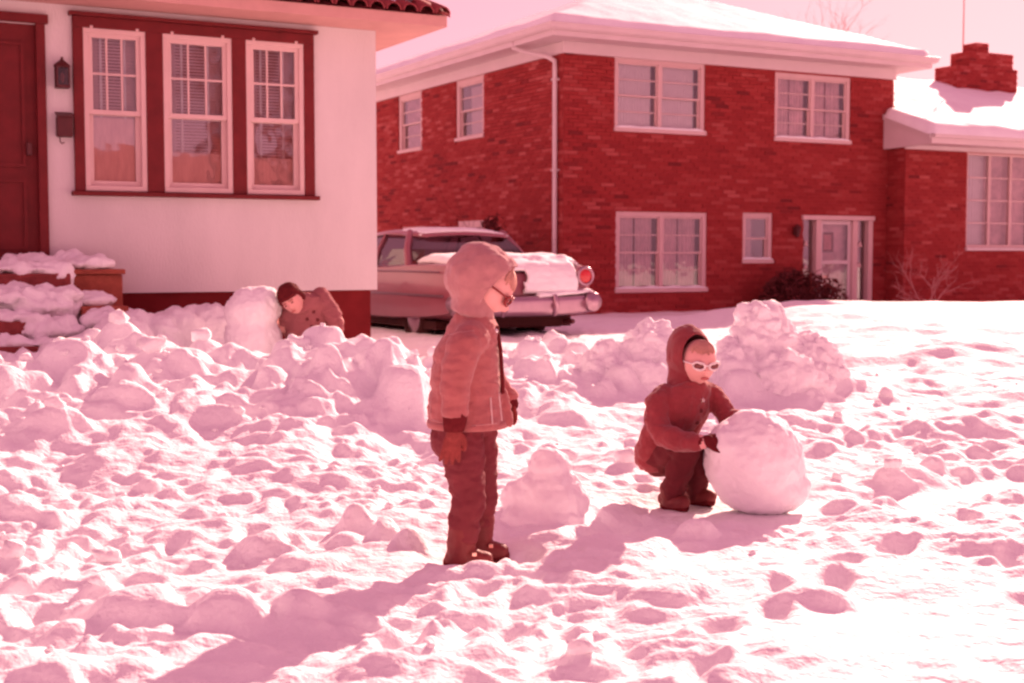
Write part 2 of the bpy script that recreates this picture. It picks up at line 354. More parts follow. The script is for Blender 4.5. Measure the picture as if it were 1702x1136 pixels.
# blocks and slabs one can pick out in the heap
for x, y, r, hh, a, ro, p in ((-1.12, 4.05, .13, .09, 1.1, .2, 3.2), (-.86, 4.0, .12, .10, 1.1, .5, 3.4), (-.66, 4.08, .12, .08, 1.1, -.3, 3.2), (-.98, 4.2, .07, .06, 1, .3, 3), (-1.3, 3.9, .08, .06, 1, .3, 3), (-.50, 5.15, .085, .11, .9, .4, 3), (-.62, 5.3, .07, .10, 1., 0, 3), (-.38, 5.0, .06, .08, 1, .5, 3),
                              (-.62, 7.75, .15, .15, .9, .2, 3.0), (-.72, 8.05, .10, .12, 1, .6, 3), (-1.1, 7.9, .09, .10, 1.1, .3, 3), (-1.6, 7.2, .12, .08, 1.4, .1, 3), (-2.1, 7.3, .12, .08, 1.3, 0, 3),
                              (-.12, 4.60, .07, .05, 1.3, .2, 2.4), (-.02, 4.66, .05, .04, 1., .2, 2.4), (.05, 4.62, .06, .05, 1.1, .5, 2.4),
                              (1.42, 5.75, .075, .07, 1.2, .2, 2.4), (1.62, 5.85, .07, .06, 1.1, .2, 2.4), (.55, 4.3, .12, .05, 1.4, .2, 2.4), (.95, 4.2, .10, .05, 1.2, .1, 2.4), (.72, 5.2, .08, .06, 1.2, .1, 2.4)):
    stamp(x, y, r, hh, a, ro, p)
def boot_print(x, y, a, L=.115, Wd=.05, dp=.05):
    i0, i1 = np.searchsorted(gx_, (x - .3, x + .3)); j0, j1 = np.searchsorted(gy_, (y - .3, y + .3))
    X = GX[j0:j1, i0:i1] - x; Y = GY[j0:j1, i0:i1] - y; c, s_ = math.cos(a), math.sin(a); A = (X * c + Y * s_) / L; B_ = (-X * s_ + Y * c) / Wd
    q = np.sqrt(A ** 2 + B_ ** 2) + .12 * NT(X * 9 + x, Y * 9 + y)
    GZ[j0:j1, i0:i1] += -dp * np.exp(-q ** 4) + .016 * np.exp(-((q - 1.35) / .28) ** 2)
for (ax, ay, bx, by, n) in ((1.5, 3.3, 2.6, 7.6, 15), (2.0, 7.9, 3.6, 4.4, 13), (-.2, 3.3, .2, 5.3, 7), (.5, 6.3, -.1, 8.2, 8), (-1.9, 3.5, -.7, 5.9, 9), (1.2, 6.6, 2.9, 8.8, 10), (.4, 3.4, 1.4, 5.2, 7), (2.9, 9.5, 4.2, 13.5, 12)):
    an = math.atan2(by - ay, bx - ax)
    for k in range(n):
        t = (k + .5) / n; sd = .09 * (1 if k % 2 else -1)
        boot_print(ax + (bx - ax) * t - math.sin(an) * sd + rnd.gauss(0, .05), ay + (by - ay) * t + math.cos(an) * sd + rnd.gauss(0, .05), an + rnd.gauss(0, .25), rnd.uniform(.095, .13), rnd.uniform(.045, .058), rnd.uniform(.03, .06))
# smooth trough where the ball was rolled
for k in range(26):
    t = k / 25; x = 1.10 + 1.35 * t + .15 * math.sin(3 * t); y = 5.9 + .75 * t ** 1.4; w = np.exp(-(((GX - x) ** 2 + (GY - y) ** 2) / .15 ** 2) ** 2); GZ[:] = GZ * (1 - .75 * w) + .75 * w * (base_h(np.array([x]), np.array([y]))[0] - .035)
for x, y, r, dp in ((.82, 5.93, .24, .03), (-.14, 4.92, .20, .05), (1.03, 5.62, .22, .02)):
    q = ((GX - x) ** 2 + (GY - y) ** 2) / r ** 2; w = np.exp(-q ** 1.5)
    GZ[:] = GZ * (1 - w) + w * np.minimum(GZ, -dp + .03 * 0)
for _ in range(4):
    GZ[1:-1, 1:-1] = GZ[1:-1, 1:-1] * .4 + (GZ[:-2, 1:-1] + GZ[2:, 1:-1] + GZ[1:-1, :-2] + GZ[1:-1, 2:]) * .15
nx_, ny_ = len(gx_), len(gy_)
me = bpy.data.meshes.new('snow_ground'); me.vertices.add(nx_ * ny_)
me.vertices.foreach_set('co', np.stack([GX, GY, GZ], -1).astype(np.float32).ravel())
idx = np.arange(nx_ * ny_).reshape(ny_, nx_); qd = np.stack([idx[:-1, :-1], idx[:-1, 1:], idx[1:, 1:], idx[1:, :-1]], -1).reshape(-1, 4)
me.loops.add(qd.size); me.loops.foreach_set('vertex_index', qd.ravel().astype(np.int32))
me.polygons.add(len(qd)); me.polygons.foreach_set('loop_start', np.arange(0, qd.size, 4, dtype=np.int32))
me.polygons.foreach_set('use_smooth', np.ones(len(qd), bool)); me.update(); me.validate()
tag(link('snow_ground', me, M['snow']), 'deep trampled and heaped snow covering the whole yard', None, None, 'structure')

# loose clods lying on the heaps (too many to count): one mass
def clod(seed, sub=2, amp=.5):
    b = bmesh.new(); bmesh.ops.create_icosphere(b, subdivisions=sub, radius=1)
    for v in b.verts:
        n1 = mnoise.noise(v.co * 1.3 + Vector((seed * 7.1, 0, 0))); n2 = mnoise.noise(v.co * 3.1 + Vector((0, seed * 3.7, 0)))
        v.co *= 1 + amp * n1 + amp * .4 * n2
        v.co.z *= .8
    vs = np.array([v.co[:] for v in b.verts]); fs = np.array([[l.index for l in f.verts] for f in b.faces]); b.free(); return vs, fs
cl = [clod(i) for i in range(8)]; V_, F_, off = [], [], 0
rnd.shuffle(CLODS)
for k, (x, y, r) in enumerate(CLODS[:1100]):
    vs, fs = cl[k % 8]; a = rnd.uniform(0, 6.28); c, s = math.cos(a), math.sin(a); sc = r * rnd.uniform(.5, .9)
    p = vs * sc; p = np.stack([p[:, 0] * c - p[:, 1] * s, p[:, 0] * s + p[:, 1] * c, p[:, 2]], -1) + np.array([x, y, h_at(x, y) + sc * .25])
    V_.append(p); F_.append(fs + off); off += len(vs)
me = bpy.data.meshes.new('snow_clods'); me.from_pydata(np.concatenate(V_).tolist(), [], np.concatenate(F_).tolist())
tag(link('snow_clods', me, M['snow'], None, True), 'loose broken clods of snow scattered over the heaps', 'snow', None, 'stuff')

# ------------------------------------------------------------------ building helpers (house frames: x along the front, y inwards)
def minus(a, b, cuts):
    seg = [(a, b)]
    for c0, c1 in cuts:
        out = []
        for s0, s1 in seg:
            if c1 <= s0 or c0 >= s1: out.append((s0, s1)); continue
            if c0 > s0: out.append((s0, c0))
            if c1 < s1: out.append((c1, s1))
        seg = out
    return seg
def wall_boxes(mb, a0, a1, z0, z1, holes, put):
    zs = sorted({z0, z1, *[h[2] for h in holes], *[h[3] for h in holes]})
    zs = [z for z in zs if z0 <= z <= z1]
    for lo, hi in zip(zs[:-1], zs[1:]):
        if hi - lo < 1e-4: continue
        cuts = [(h[0], h[1]) for h in holes if h[2] <= lo + 1e-5 and h[3] >= hi - 1e-5]
        for s0, s1 in minus(a0, a1, cuts):
            if s1 - s0 > 1e-4: put(mb, s0, s1, lo, hi)
BL, BHT, PITZ, PITX = .283, .060, .0695, .292
def bricks(a0, a1, z0, z1, holes, seed, con=.85):
    r = random.Random(seed); out = []; row = 0; z = z0
    while z + BHT <= z1:
        cuts = [(h[0] - .004, h[1] + .004) for h in holes if h[2] < z + BHT and h[3] > z]
        x = a0 - (row % 3) * PITX / 3
        while x < a1:
            for s0, s1 in minus(max(x, a0), min(x + BL, a1), cuts):
                if s1 - s0 > .03: out.append((s0, s1, z, min(1, max(0, r.random() * con + (1 - con) * .45 + .22 * mnoise.noise(Vector((s0 * .7 + seed, z * 1.6, seed))))), r.uniform(-.003, .003)))
            x += PITX
        row += 1; z += PITZ
    return out
def add_tone(me, tones, per):
    at = me.attributes.new('tone', 'FLOAT', 'POINT'); at.data.foreach_set('value', np.repeat(np.array(tones, np.float32), per))

# ------------------------------------------------------------------ windows
def pleats(x0, x1, z0, z1, y, amp=.02, wl=.09, seed=0):
    mb = MB(); n = max(8, int((x1 - x0) / .012)); r0 = []; r1 = []
    for i in range(n + 1):
        x = x0 + (x1 - x0) * i / n; w = mnoise.noise(Vector((x * 3, seed, 0)))
        d = amp * math.sin(2 * math.pi * x / wl + 3 * w) * (.7 + .5 * w)
        r0.append((x, y + d, z0)); r1.append((x, y + d * .8, z1))
    mb.loft([r0, r1], cap=False, closed=False); return mb
def sash(mb, x0, x1, z0, z1, y, w, t=.035):
    mb.box(x0, x1, y, y + t, z0, z0 + w); mb.box(x0, x1, y, y + t, z1 - w, z1)
    mb.box(x0, x0 + w, y, y + t, z0 + w, z1 - w); mb.box(x1 - w, x1, y, y + t, z0 + w, z1 - w)
def lites(parent, x0, x1, z0, z1, y, nx, nz, mun, pm, fm, glass_y=.018):
    """muntins and one pane object for each light"""
    wx = (x1 - x0 - mun * (nx - 1)) / nx; wz = (z1 - z0 - mun * (nz - 1)) / nz
    for i in range(nx):
        for k in range(nz):
            a = x0 + i * (wx + mun); b = z0 + k * (wz + mun)
            MB().add([(a, y + glass_y, b), (a + wx, y + glass_y, b), (a + wx, y + glass_y, b + wz), (a, y + glass_y, b + wz)], [(0, 1, 2, 3)]).build('pane', pm, parent)
    for i in range(1, nx):
        a = x0 + i * wx + (i - 1) * mun; MB().box(a, a + mun, y + .006, y + .026, z0, z1).build('muntin', fm, parent)
    for k in range(1, nz):
        b = z0 + k * wz + (k - 1) * mun; MB().box(x0, x1, y + .004, y + .028, b, b + mun).build('muntin', fm, parent)

def double_hung(house, x0, x1, z0, z1, y, cols, nzl, fm, pm, cover, seed, snow=True, side=None, frame=.085):
    """window of `cols` double-hung pairs, casing set in the wall opening; returns the frame part. side: rotate onto the left wall"""
    root = empty('window', (0, 0, 0), 0, house)
    if side is not None: root.rotation_euler = (0, 0, R(-90)); root.location = (0, 0, 0)
    mb = MB(); f = frame
    mb.box(x0 + f, x1 - f, y - .02, y + .09, z1 - f, z1); mb.box(x0, x0 + f, y - .022, y + .09, z0 + .07, z1); mb.box(x1 - f, x1, y - .022, y + .09, z0 + .07, z1)
    ww = (x1 - x0 - 2 * f - (cols - 1) * f * .9) / cols
    for c in range(1, cols):
        a = x0 + f + c * ww + (c - 1) * f * .9; mb.box(a, a + f * .9, y - .018, y + .085, z0 + .07, z1 - f)
    mb.build('frame', fm, root, bevel=.006)
    MB().box(x0 - .02, x1 + .02, y - .075, y + .09, z0, z0 + .07).build('sill', fm, root, bevel=.008)
    if snow:
        s = MB(); n = 24; ra = []; 
        for i in range(n + 1):
            x = x0 + (x1 - x0) * i / n; hh = .035 + .02 * mnoise.noise(Vector((x * 4, seed, 3))); e = min(1, min(i, n - i) / 2 + .15); hh *= e
            ra.append([(x, y - .078, z0 + .071), (x, y - .08, z0 + .075 + hh * .6), (x, y - .045, z0 + .08 + hh), (x, y - .001, z0 + .08 + hh * .9), (x, y - .001, z0 + .071)])
        s.loft(ra).build('sill_snow', M['snow_soft'], root, True)
    zm = (z0 + .07 + z1 - f) / 2
    for c in range(cols):
        a = x0 + f + c * (ww + f * .9); b = a + ww
        mb = MB(); sash(mb, a, b, zm - .018, z1 - f, y + .01, .032); mb.build('upper_sash', fm, root)
        mb = MB(); sash(mb, a, b, z0 + .07, zm + .018, y + .047, .034); mb.build('lower_sash', fm, root)
        lites(root, a + .032, b - .032, zm + .014, z1 - f - .032, y + .01, 1, nzl, .02, pm, fm)
        lites(root, a + .034, b - .034, z0 + .104, zm - .016, y + .047, 1, nzl, .02, pm, fm)
        w = b - a
        if cover == 'full': pleats(a + .02, a + w * .90, z0 + .09, z1 - f - .02, y + .105, .012, .06, seed + c).build('curtain', M['curtain'], root, True)
        elif cover == 'thin':
            pleats(a + .0, a + w * .44, z0 + .07, z1 - f, y + .12, .018, .075, seed + c).build('curtain', M['curtain_thin'], root, True)
            pleats(a + w * .48, a + w * .90, z0 + .07, z1 - f, y + .12, .018, .085, seed + c + 9).build('curtain', M['curtain_thin'], root, True)
        elif cover == 'shade': MB().box(a + .22 * w, b - .02, y + .15, y + .156, z0 + .12, z1 - f - .05).build('roller_shade', M['curtain'], root)
        elif cover == 'some': pleats(a, a + w * .5, z0 + .07, z1 - f, y + .17, .02, .07, seed).build('curtain', M['curtain_thin'], root, True)
    return root

# ------------------------------------------------------------------ two-storey brick house
bh = empty('brick_house', (BH[0], BH[1], 0), HA)
tag(bh, 'two-storey red brick house with white cornice and snowy hip roof behind the car', 'house')
FW, FD, Z0, ZT = 7.76, 9.6, -.25, 4.68
win_front = [(1.06, 3.06, 3.34, 4.675), (4.71, 6.62, 3.31, 4.63), (1.10, 3.13, .42, 1.90), (3.97, 4.69, .95, 1.92), (5.46, 7.23, -.25, 1.89)]
win_left = [(6.10, 7.37, 3.38, 4.66), (3.13, 4.40, 3.43, 4.66), (5.98, 7.2, .72, 1.73), (3.15, 4.35, .75, 1.80)]
fw = MB(); wall_boxes(fw, 0, FW, Z0, ZT, win_front, lambda m, a, b, l, h: m.box(a, b, .02, .20, l, h)); fw = fw.build('front_wall', M['mortar'], bh)
lw = MB(); wall_boxes(lw, .02, FD, Z0, ZT, win_left, lambda m, a, b, l, h: m.box(.02, .20, a, b, l, h)); lw = lw.build('side_wall', M['mortar'], bh)
rest = MB(); rest.box(FW - .2, FW, .2, FD, Z0, ZT); rest.box(.2, FW - .2, FD - .2, FD, Z0, ZT); rest.build('rear_wall', M['mortar'], bh)
MB().box(.25, FW - .25, .9, 1.0, Z0, ZT).build('inner_wall', M['room'], bh); MB().box(.9, 1.0, 1.05, FD - .25, Z0, ZT).build('inner_wall', M['room'], bh)
MB().box(.22, FW - .22, .22, FD - .22, 2.5, 2.7).build('floor_slab', M['room'], bh)

def lay_bricks(wall, lst, axis, n_single, score, base_xyz=lambda a, z: None):
    """single bricks as children of the wall, the rest joined as one mass"""
    order = sorted(range(len(lst)), key=lambda i: -score(lst[i])); single = set(order[:n_single])
    unit = {}
    mass = MB(); tones = []
    for i, (s0, s1, z, t, d) in enumerate(lst):
        if i in single and s1 - s0 > BL - .001:
            if 'm' not in unit:
                u = MB()
                if axis == 'x': u.box(0, BL, -.004, .03, 0, BHT)
                else: u.box(-.004, .03, 0, BL, 0, BHT)
                unit['m'] = u.mesh('brick'); unit['m'].materials.append(M['brick'])
            o = bpy.data.objects.new('brick', unit['m']); COL.objects.link(o); o.parent = wall
            o.location = (s0, d, z) if axis == 'x' else (d, s0, z)
        else:
            if axis == 'x': mass.box(s0, s1, -.004 + d, .03, z, z + BHT)
            else: mass.box(-.004 + d, .03, s0, s1, z, z + BHT)
            tones.append(t)
    if mass.v:
        o = mass.build('brickwork', M['brick_mass'], wall); add_tone(o.data, tones, 8); o['kind'] = 'stuff'
lay_bricks(fw, bricks(0, FW, Z0 + .02, ZT - .01, win_front, 3), 'x', 150, lambda b: (-b[0] * .6 - abs(b[2] - 2.3)) if b[2] > .35 else -99)
lay_bricks(lw, bricks(.035, FD, Z0 + .02, ZT - .01, win_left, 4, 1.0), 'y', 150, lambda b: (-b[0] * .6 - abs(b[2] - 2.7)) if b[2] > 1.2 else -99)

double_hung(bh, *win_front[0], .05, 2, 2, M['cream'], M['glass'], 'full', 1)
double_hung(bh, *win_front[1], .05, 2, 2, M['cream'], M['glass'], 'thin', 2)
double_hung(bh, *win_front[2], .05, 2, 2, M['cream'], M['glass'], 'thin', 3)
double_hung(bh, *win_front[3], .05, 1, 1, M['cream'], M['glass_dim'], 'some', 4)
for i, w in enumerate(win_left):
    r_ = double_hung(bh, -w[1], -w[0], w[2], w[3], .05, 1, 2, M['cream'], M['glass_dim'], ('thin', 'shade', 'shade', 'shade')[i], 10 + i, False, 'left', .11)

# entrance: storm door between posts, sidelights
door = empty('door', (0, 0, 0), 0, bh)
MB().box(5.40, 7.26, -.06, .10, 1.80, 1.89).build('lintel', M['cream'], door, bevel=.008)
for a, b in ((5.76, 5.89), (6.71, 6.84), (7.12, 7.235)): MB().box(a, b, -.03, .16, -.2, 1.80).build('post', M['cream'], door, bevel=.006)
mb = MB(); sash(mb, 5.895, 6.705, -.1, 1.79, .03, .075, .04); mb.box(5.97, 6.63, .03, .07, .93, 1.0); mb.build('storm_door', M['white'], door, bevel=.004)
for z0, z1 in ((-.02, .93), (1.0, 1.715)): MB().add([(5.97, .05, z0), (6.63, .05, z0), (6.63, .05, z1), (5.97, .05, z1)], [(0, 1, 2, 3)]).build('pane', M['glass'], door)
MB().box(5.9, 6.7, .17, .21, -.1, 1.8).build('inner_door', M['curtain_thin'], door)
mb = MB(); sash(mb, 6.06, 6.36, 1.17, 1.56, .155, .045, .02); mb.build('picture_frame', M['brown'], door); MB().box(6.105, 6.315, .16, .169, 1.215, 1.515).build('print', M['print'], door)
MB().box(5.93, 6.08, .0, .028, .66, .69).build('handle', M['brass'], door)
for a, b in ((5.47, 5.755), (6.845, 7.115)):
    MB().add([(a, .09, 0), (b, .09, 0), (b, .09, 1.8), (a, .09, 1.8)], [(0, 1, 2, 3)]).build('sidelight', M['glass_dim'], door)
    MB().box(a, b, .2, .22, -.2, 1.8).build('sidelight_back', M['mortar'], door)
for x, z in ((5.53, 1.28), (5.52, .82), (6.93, 1.27), (6.92, .86)):
    mb = MB(); mb.rings([((x + .05, .065, z), (.06, 0, 0), (0, .012, 0)), ((x + .05, .065, z + .05), (.045, 0, 0), (0, .012, 0)), ((x + .05, .065, z + .11), (.012, 0, 0), (0, .006, 0))], 10); mb.build('bell_ornament', M['cream'], door, True)
mb = MB(); mb.ell((6.45, .10, .22), (.10, .03, .06), n=12, m=8); mb.build('ornament', M['cream'], door, True)
MB().box(5.2, 7.5, -.8, -.002, -.25, -.02).build('doorstep', M['stone'], bh)
lamp = empty('wall_lamp', (5.22, 0, 1.58), 0, bh)
MB().box(-.03, .03, -.03, -.006, -.08, .08).build('bracket', M['iron'], lamp); mb = MB(); mb.rings([((0, -.1, -.12), (.04, 0, 0), (0, .04, 0)), ((0, -.1, .04), (.07, 0, 0), (0, .07, 0)), ((0, -.1, .06), (.08, 0, 0), (0, .08, 0)), ((0, -.1, .13), (.01, 0, 0), (0, .01, 0))], 8); mb.build('lantern', M['iron'], lamp)
# cornice: frieze, soffit, fascia, gutter, roof and the downspout
OV = .52
def ringbox(name, m, lo, z0, z1, t, par):
    mb = MB(); a, b, c, d = -lo, FW + lo, -lo, FD + lo
    mb.box(a, b, c, c + t, z0, z1); mb.box(a, b, d - t, d, z0, z1); mb.box(a, a + t, c + t, d - t, z0, z1); mb.box(b - t, b, c + t, d - t, z0, z1)
    return mb.build(name, m, par, bevel=.006)
ringbox('frieze', M['white'], .035, 4.66, 4.865, .05, bh)
mb = MB(); mb.box(-OV + .03, FW + OV - .03, -OV + .03, FD + OV - .03, 4.865, 4.885); mb.build('soffit', M['white'], bh)
ringbox('fascia', M['white'], OV, 4.86, 5.04, .03, bh)
gut = MB(); lo = OV
prof = [(0, 4.95), (.05, 4.955), (.085, 4.99), (.10, 5.05), (.115, 5.07), (.105, 5.075), (.0, 5.06)]
cor = [(-lo, -lo, -1, -1), (FW + lo, -lo, 1, -1), (FW + lo, FD + lo, 1, 1), (-lo, FD + lo, -1, 1)]
gr = [[(x + sx * (p + .002), y + sy * (p + .002), z) for p, z in prof] for x, y, sx, sy in cor]
gut.loft(gr + [gr[0]], cap=False); gut.build('gutter', M['white'], bh)
PR = .39; rz0 = 5.06; hw = (min(FW, FD) + 2 * OV) / 2
def hip(off, lift, name, m, par, sub=1):
    a, b, c, d = -OV - off, FW + OV + off, -OV - off, FD + OV + off; half = (b - a) / 2; zr = rz0 + lift + PR * half; z = rz0 + lift
    return MB().add([(a, c, z), (b, c, z), (b, d, z), (a, d, z), ((a + b) / 2, c + half, zr), ((a + b) / 2, d - half, zr), (a, c, z - .05), (b, c, z - .05), (b, d, z - .05), (a, d, z - .05)],
                    [(0, 1, 4), (1, 2, 5, 4), (2, 3, 5), (3, 0, 4, 5), (0, 6, 7, 1), (1, 7, 8, 2), (2, 8, 9, 3), (3, 9, 6, 0), (9, 8, 7, 6)]).build(name, m, par)
hip(0, .03, 'roof', M['shingle'], bh)
# downspout on the front corner: outlet, two bends, leader
ds = MB(); ds.sweep([(-.52, .95, 4.97), (-.50, .95, 4.84), (-.36, .80, 4.76), (-.16, .30, 4.62), (-.075, .20, 4.54), (-.07, .20, 4.40), (-.07, .20, 2.0), (-.07, .20, .0)], [.042] * 8, 10, False)
dso = ds.build('downspout', M['white'], bh, True)
for z in (4.2, 2.6, 1.0): MB().box(-.12, -.002, .145, .255, z, z + .03).build('strap', M['white'], dso)

# snow blanket on that roof
def blanket(name, nx, ny, fn, m):
    g = [[fn(i / nx, j / ny) for i in range(nx + 1)] for j in range(ny + 1)]
    mb = MB(); vs = [p for r in g for p in r]; n = nx + 1; fs = [(j * n + i, j * n + i + 1, (j + 1) * n + i + 1, (j + 1) * n + i) for j in range(ny) for i in range(nx)]
    mb.add(vs, fs); return mb
def bsnow(s, t):
    a, b, c, d = -OV - .03, FW + OV + .03, -OV - .03, FD + OV + .03
    x = a + (b - a) * s; y = c + (d - c) * t; e = min(x - a, b - x, y - c, d - y)
    th = .11 + .03 * mnoise.noise(Vector((x * .8, y * .8, 2))) + .015 * mnoise.noise(Vector((x * 3, y * 3, 5)))
    return (x, y, rz0 + .03 + PR * max(0, e - .02) + (th * min(1, (e / .10)) ** .5 if e > 0 else -.01))
us = blanket('s', 90, 100, bsnow, None)
o = us.build('roof_snow', M['snow_soft'], None, True); o.location = (BH[0], BH[1], 0); o.rotation_euler = (0, 0, HA)
tag(o, 'thick sunlit snow blanket on the hip roof of the two-storey brick house', 'snow', 'snow on the roofs')

# ------------------------------------------------------------------ single-storey brick house at the right edge
kh = empty('brick_bungalow', (BH[0] + HU[0] * 7.62 - HV[0] * .5, BH[1] + HU[1] * 7.62 - HV[1] * .5, 0), HA)
tag(kh, 'low brick house with chimney and tall window at the right edge', 'house')
KW, KD, KZ = 7.0, 7.6, 3.26
kwin = [(1.72, 3.7, 1.22, 3.22)]
kf = MB(); wall_boxes(kf, 0, KW, -.25, KZ, kwin, lambda m, a, b, l, h: m.box(a, b, .02, .2, l, h)); kf = kf.build('front_wall', M['mortar'], kh)
ks = MB().box(.02, .18, .2, .55, -.25, KZ + .0).box(.26, .4, .6, KD, -.25, KZ).box(KW - .2, KW, .2, KD, -.25, KZ).box(.4, KW - .2, KD - .2, KD, -.25, KZ).build('side_wall', M['mortar'], kh)
lay_bricks(kf, bricks(0, 3.6, -.2, KZ - .01, kwin, 8), 'x', 240, lambda b: -b[0])
lay_bricks(ks, bricks(.035, .52, -.2, KZ - .01, [], 9), 'y', 0, lambda b: 0)
MB().box(.5, KW - .3, 1.2, 1.3, -.2, KZ).build('inner_wall', M['room'], kh)
wn = empty('window', (0, 0, 0), 0, kh); x0, x1, z0, z1 = kwin[0]
mb = MB(); sash(mb, x0, x1, z0 + .05, z1, .03, .05, .08); mb.build('frame', M['cream'], wn)
MB().box(x0 - .03, x1 + .03, -.06, .10, z0 - .02, z0 + .045).build('sill', M['white'], wn, bevel=.006)
for i in range(3):
    a = x0 + .05 + i * (x1 - x0 - .1) / 3; b = a + (x1 - x0 - .1) / 3
    if i: MB().box(a - .03, a + .03, .028, .11, z0 + .1, z1 - .05).build('mullion', M['cream'], wn)
    lites(wn, a + .032, b - .032, z0 + .1, z1 - .05, .05, 1, 4, .025, M['glass'], M['cream'])
    pleats(a, b, z0 + .06, z1, .2, .012, .07, 30 + i).build('curtain', M['curtain_thin' if i else 'curtain'], wn, True)
KO, KP, kz0 = .80, .36, 3.49; kr = (KD + 2 * KO) / 2
MB().box(-.02, KW, -.03, .01, KZ - .03, KZ + .16).build('frieze', M['white'], kh)
MB().box(-.015, KW, -KO + .03, -.031, KZ + .05, KZ + .07).build('soffit', M['white'], kh)
MB().box(-.12, KW + .3, -KO - .02, -KO + .03, KZ + .02, KZ + .22).build('fascia', M['white'], kh, bevel=.005)
MB().box(-.12, KW + .3, -KO - .11, -KO - .021, KZ + .13, KZ + .228).build('gutter', M['white'], kh, bevel=.02)
# gable end: white boarding and boxed rake
rid = kz0 + KP * kr
gp = [(-KO + .031, KZ + .02), (.52, KZ - .01), (.52, kz0 + KP * (.52 + KO) - .03), (-KO + .031, kz0 - .02)]
MB().add([(-.12, y, z) for y, z in gp] + [(-.02, y, z) for y, z in gp], [(3, 2, 1, 0), (4, 5, 6, 7), (0, 1, 5, 4), (1, 2, 6, 5), (2, 3, 7, 6), (3, 0, 4, 7)]).build('gable_board', M['white'], kh)
def rake(x0, x1, ya, yb, dz0, dz1): 
    za, zb = kz0 + KP * (ya + KO), kz0 + KP * (yb + KO)
    return MB().add([(x0, ya, za + dz0), (x1, ya, za + dz0), (x1, yb, zb + dz0), (x0, yb, zb + dz0), (x0, ya, za + dz1), (x1, ya, za + dz1), (x1, yb, zb + dz1), (x0, yb, zb + dz1)],
                    [(0, 3, 2, 1), (4, 5, 6, 7), (0, 1, 5, 4), (1, 2, 6, 5), (2, 3, 7, 6), (3, 0, 4, 7)])
rake(-.16, -.121, -KO, .49, -.11, .0).build('rake_board', M['white'], kh)
MB().add([(-.18, -KO - .02, kz0), (KW + .4, -KO - .02, kz0), (KW + .4, kr - KO, rid), (.2, kr - KO, rid), (.2, KD + KO, kz0), (KW + .4, KD + KO, kz0), (-.18, .48, kz0 + KP * (.5 + KO)), (.2, .48, kz0 + KP * (.5 + KO))],
         [(0, 1, 2, 3, 7, 6), (3, 2, 5, 4)]).build('roof', M['shingle'], kh)
ch = empty('chimney', (0, 0, 0), 0, kh)
def brick_block(name, x0, x1, y0, y1, z0, z1, seed):
    MB().box(x0 + .006, x1 - .006, y0 + .006, y1 - .006, z0, z1).build(name, M['mortar'], ch)
    r = random.Random(seed); ms = MB(); tn = []; z = z0; row = 0
    while z + BHT < z1 + .01:
        for a0, a1, ax in ((x0, x1, 0), (y0, y1, 1)):
            x = a0 - (row % 2) * .11
            while x < a1:
                p, q = max(x, a0), min(x + .21, a1)
                if q - p > .03:
                    if ax == 0: ms.box(p, q, y0 - .003, y0 + .02, z, z + BHT)
                    else: ms.box(x0 - .003, x0 + .02, p, q, z, z + BHT)
                    tn.append(r.random())
                x += .22
        z += PITZ; row += 1
    o = ms.build(name + '_brickwork', M['brick_mass'], ch); add_tone(o.data, tn, 8); o['kind'] = 'stuff'
brick_block('chimney_base', 4.5, 6.5, 3.0, 3.7, 4.3, 5.56, 1); brick_block('chimney_shoulder', 4.95, 6.4, 3.05, 3.65, 5.56, 5.92, 2)
brick_block('chimney_stack', 5.20, 5.62, 3.1, 3.5, 5.92, 6.14, 3)
def ksnow(s, t):
    x = -.20 + (KW + .7) * s; y = -KO - .13 + (kr + .13) * t
    if y > .44 - KO * 0 and x < .25: x = .25 + .02 * s
    e = min(x + .2, y + KO + .13, 10); th = .17 + .07 * mnoise.noise(Vector((x * .7, y * .9, 8))) + .03 * mnoise.noise(Vector((x * 2.3, y * 2.3, 1)))
    return (x, y, kz0 - .035 * (1 if t < .001 or s < .001 else 0) + KP * max(0, y + KO) + th * min(1, max(0 if t < .001 or s < .001 else .04, e) / .16) ** .5)
o = blanket('s', 80, 46, ksnow, None).build('roof_snow', M['snow_soft'], None, True); o.location = kh.location; o.rotation_euler = kh.rotation_euler
tag(o, 'drifted snow on the low roof below the chimney at the right edge', 'snow', 'snow on the roofs')
an = MB(); an.sweep([(0, 0, 0), (0, 0, 3.2)], [.018, .012], 6, False)
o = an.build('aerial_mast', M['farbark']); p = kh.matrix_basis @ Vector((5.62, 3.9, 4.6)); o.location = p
tag(o, 'thin aerial mast standing up behind the brick chimney', 'aerial')

# ------------------------------------------------------------------ stucco house at the left
wh = empty('stucco_house', (WH[0], WH[1], 0), HA)
tag(wh, 'white stucco house with three tall windows in a dark brown surround', 'house')
X0, DZ = -7.5, 8.5
whole = [(-2.72, -2.18, 1.66, 3.06), (-2.04, -1.41, 1.66, 3.06), (-1.29, -.73, 1.66, 3.06), (-3.95, -3.06, 1.02, 3.05)]
mb = MB(); wall_boxes(mb, X0, 0, .77, 3.235, whole, lambda m, a, b, l, h: m.box(a, b, 0, .22, l, h)); mb.box(-.22, 0, .22, DZ, .77, 3.235); mb.box(X0, X0 + .22, .22, DZ, .77, 3.235); mb.box(X0, 0, DZ, DZ + .2, .77, 3.235)
mb.build('stucco_wall', M['stucco'], wh)
MB().box(X0 + .05, -.05, .05, DZ, -.3, .765).build('foundation', M['foundation'], wh)
MB().box(X0 + .3, -.3, .9, .95, .8, 3.2).build('inner_wall', M['room'], wh); MB().box(X0 + .3, -.3, .25, DZ, .78, .86).build('floor_slab', M['room'], wh)
sur = empty('window_surround', (0, 0, 0), 0, wh)
for a, b in ((-2.80, -2.715), (-2.185, -2.035), (-1.415, -1.285), (-.735, -.635)): MB().box(a, b, -.045, .02, 1.655, 3.05).build('trim_board', M['brown'], sur, bevel=.004)
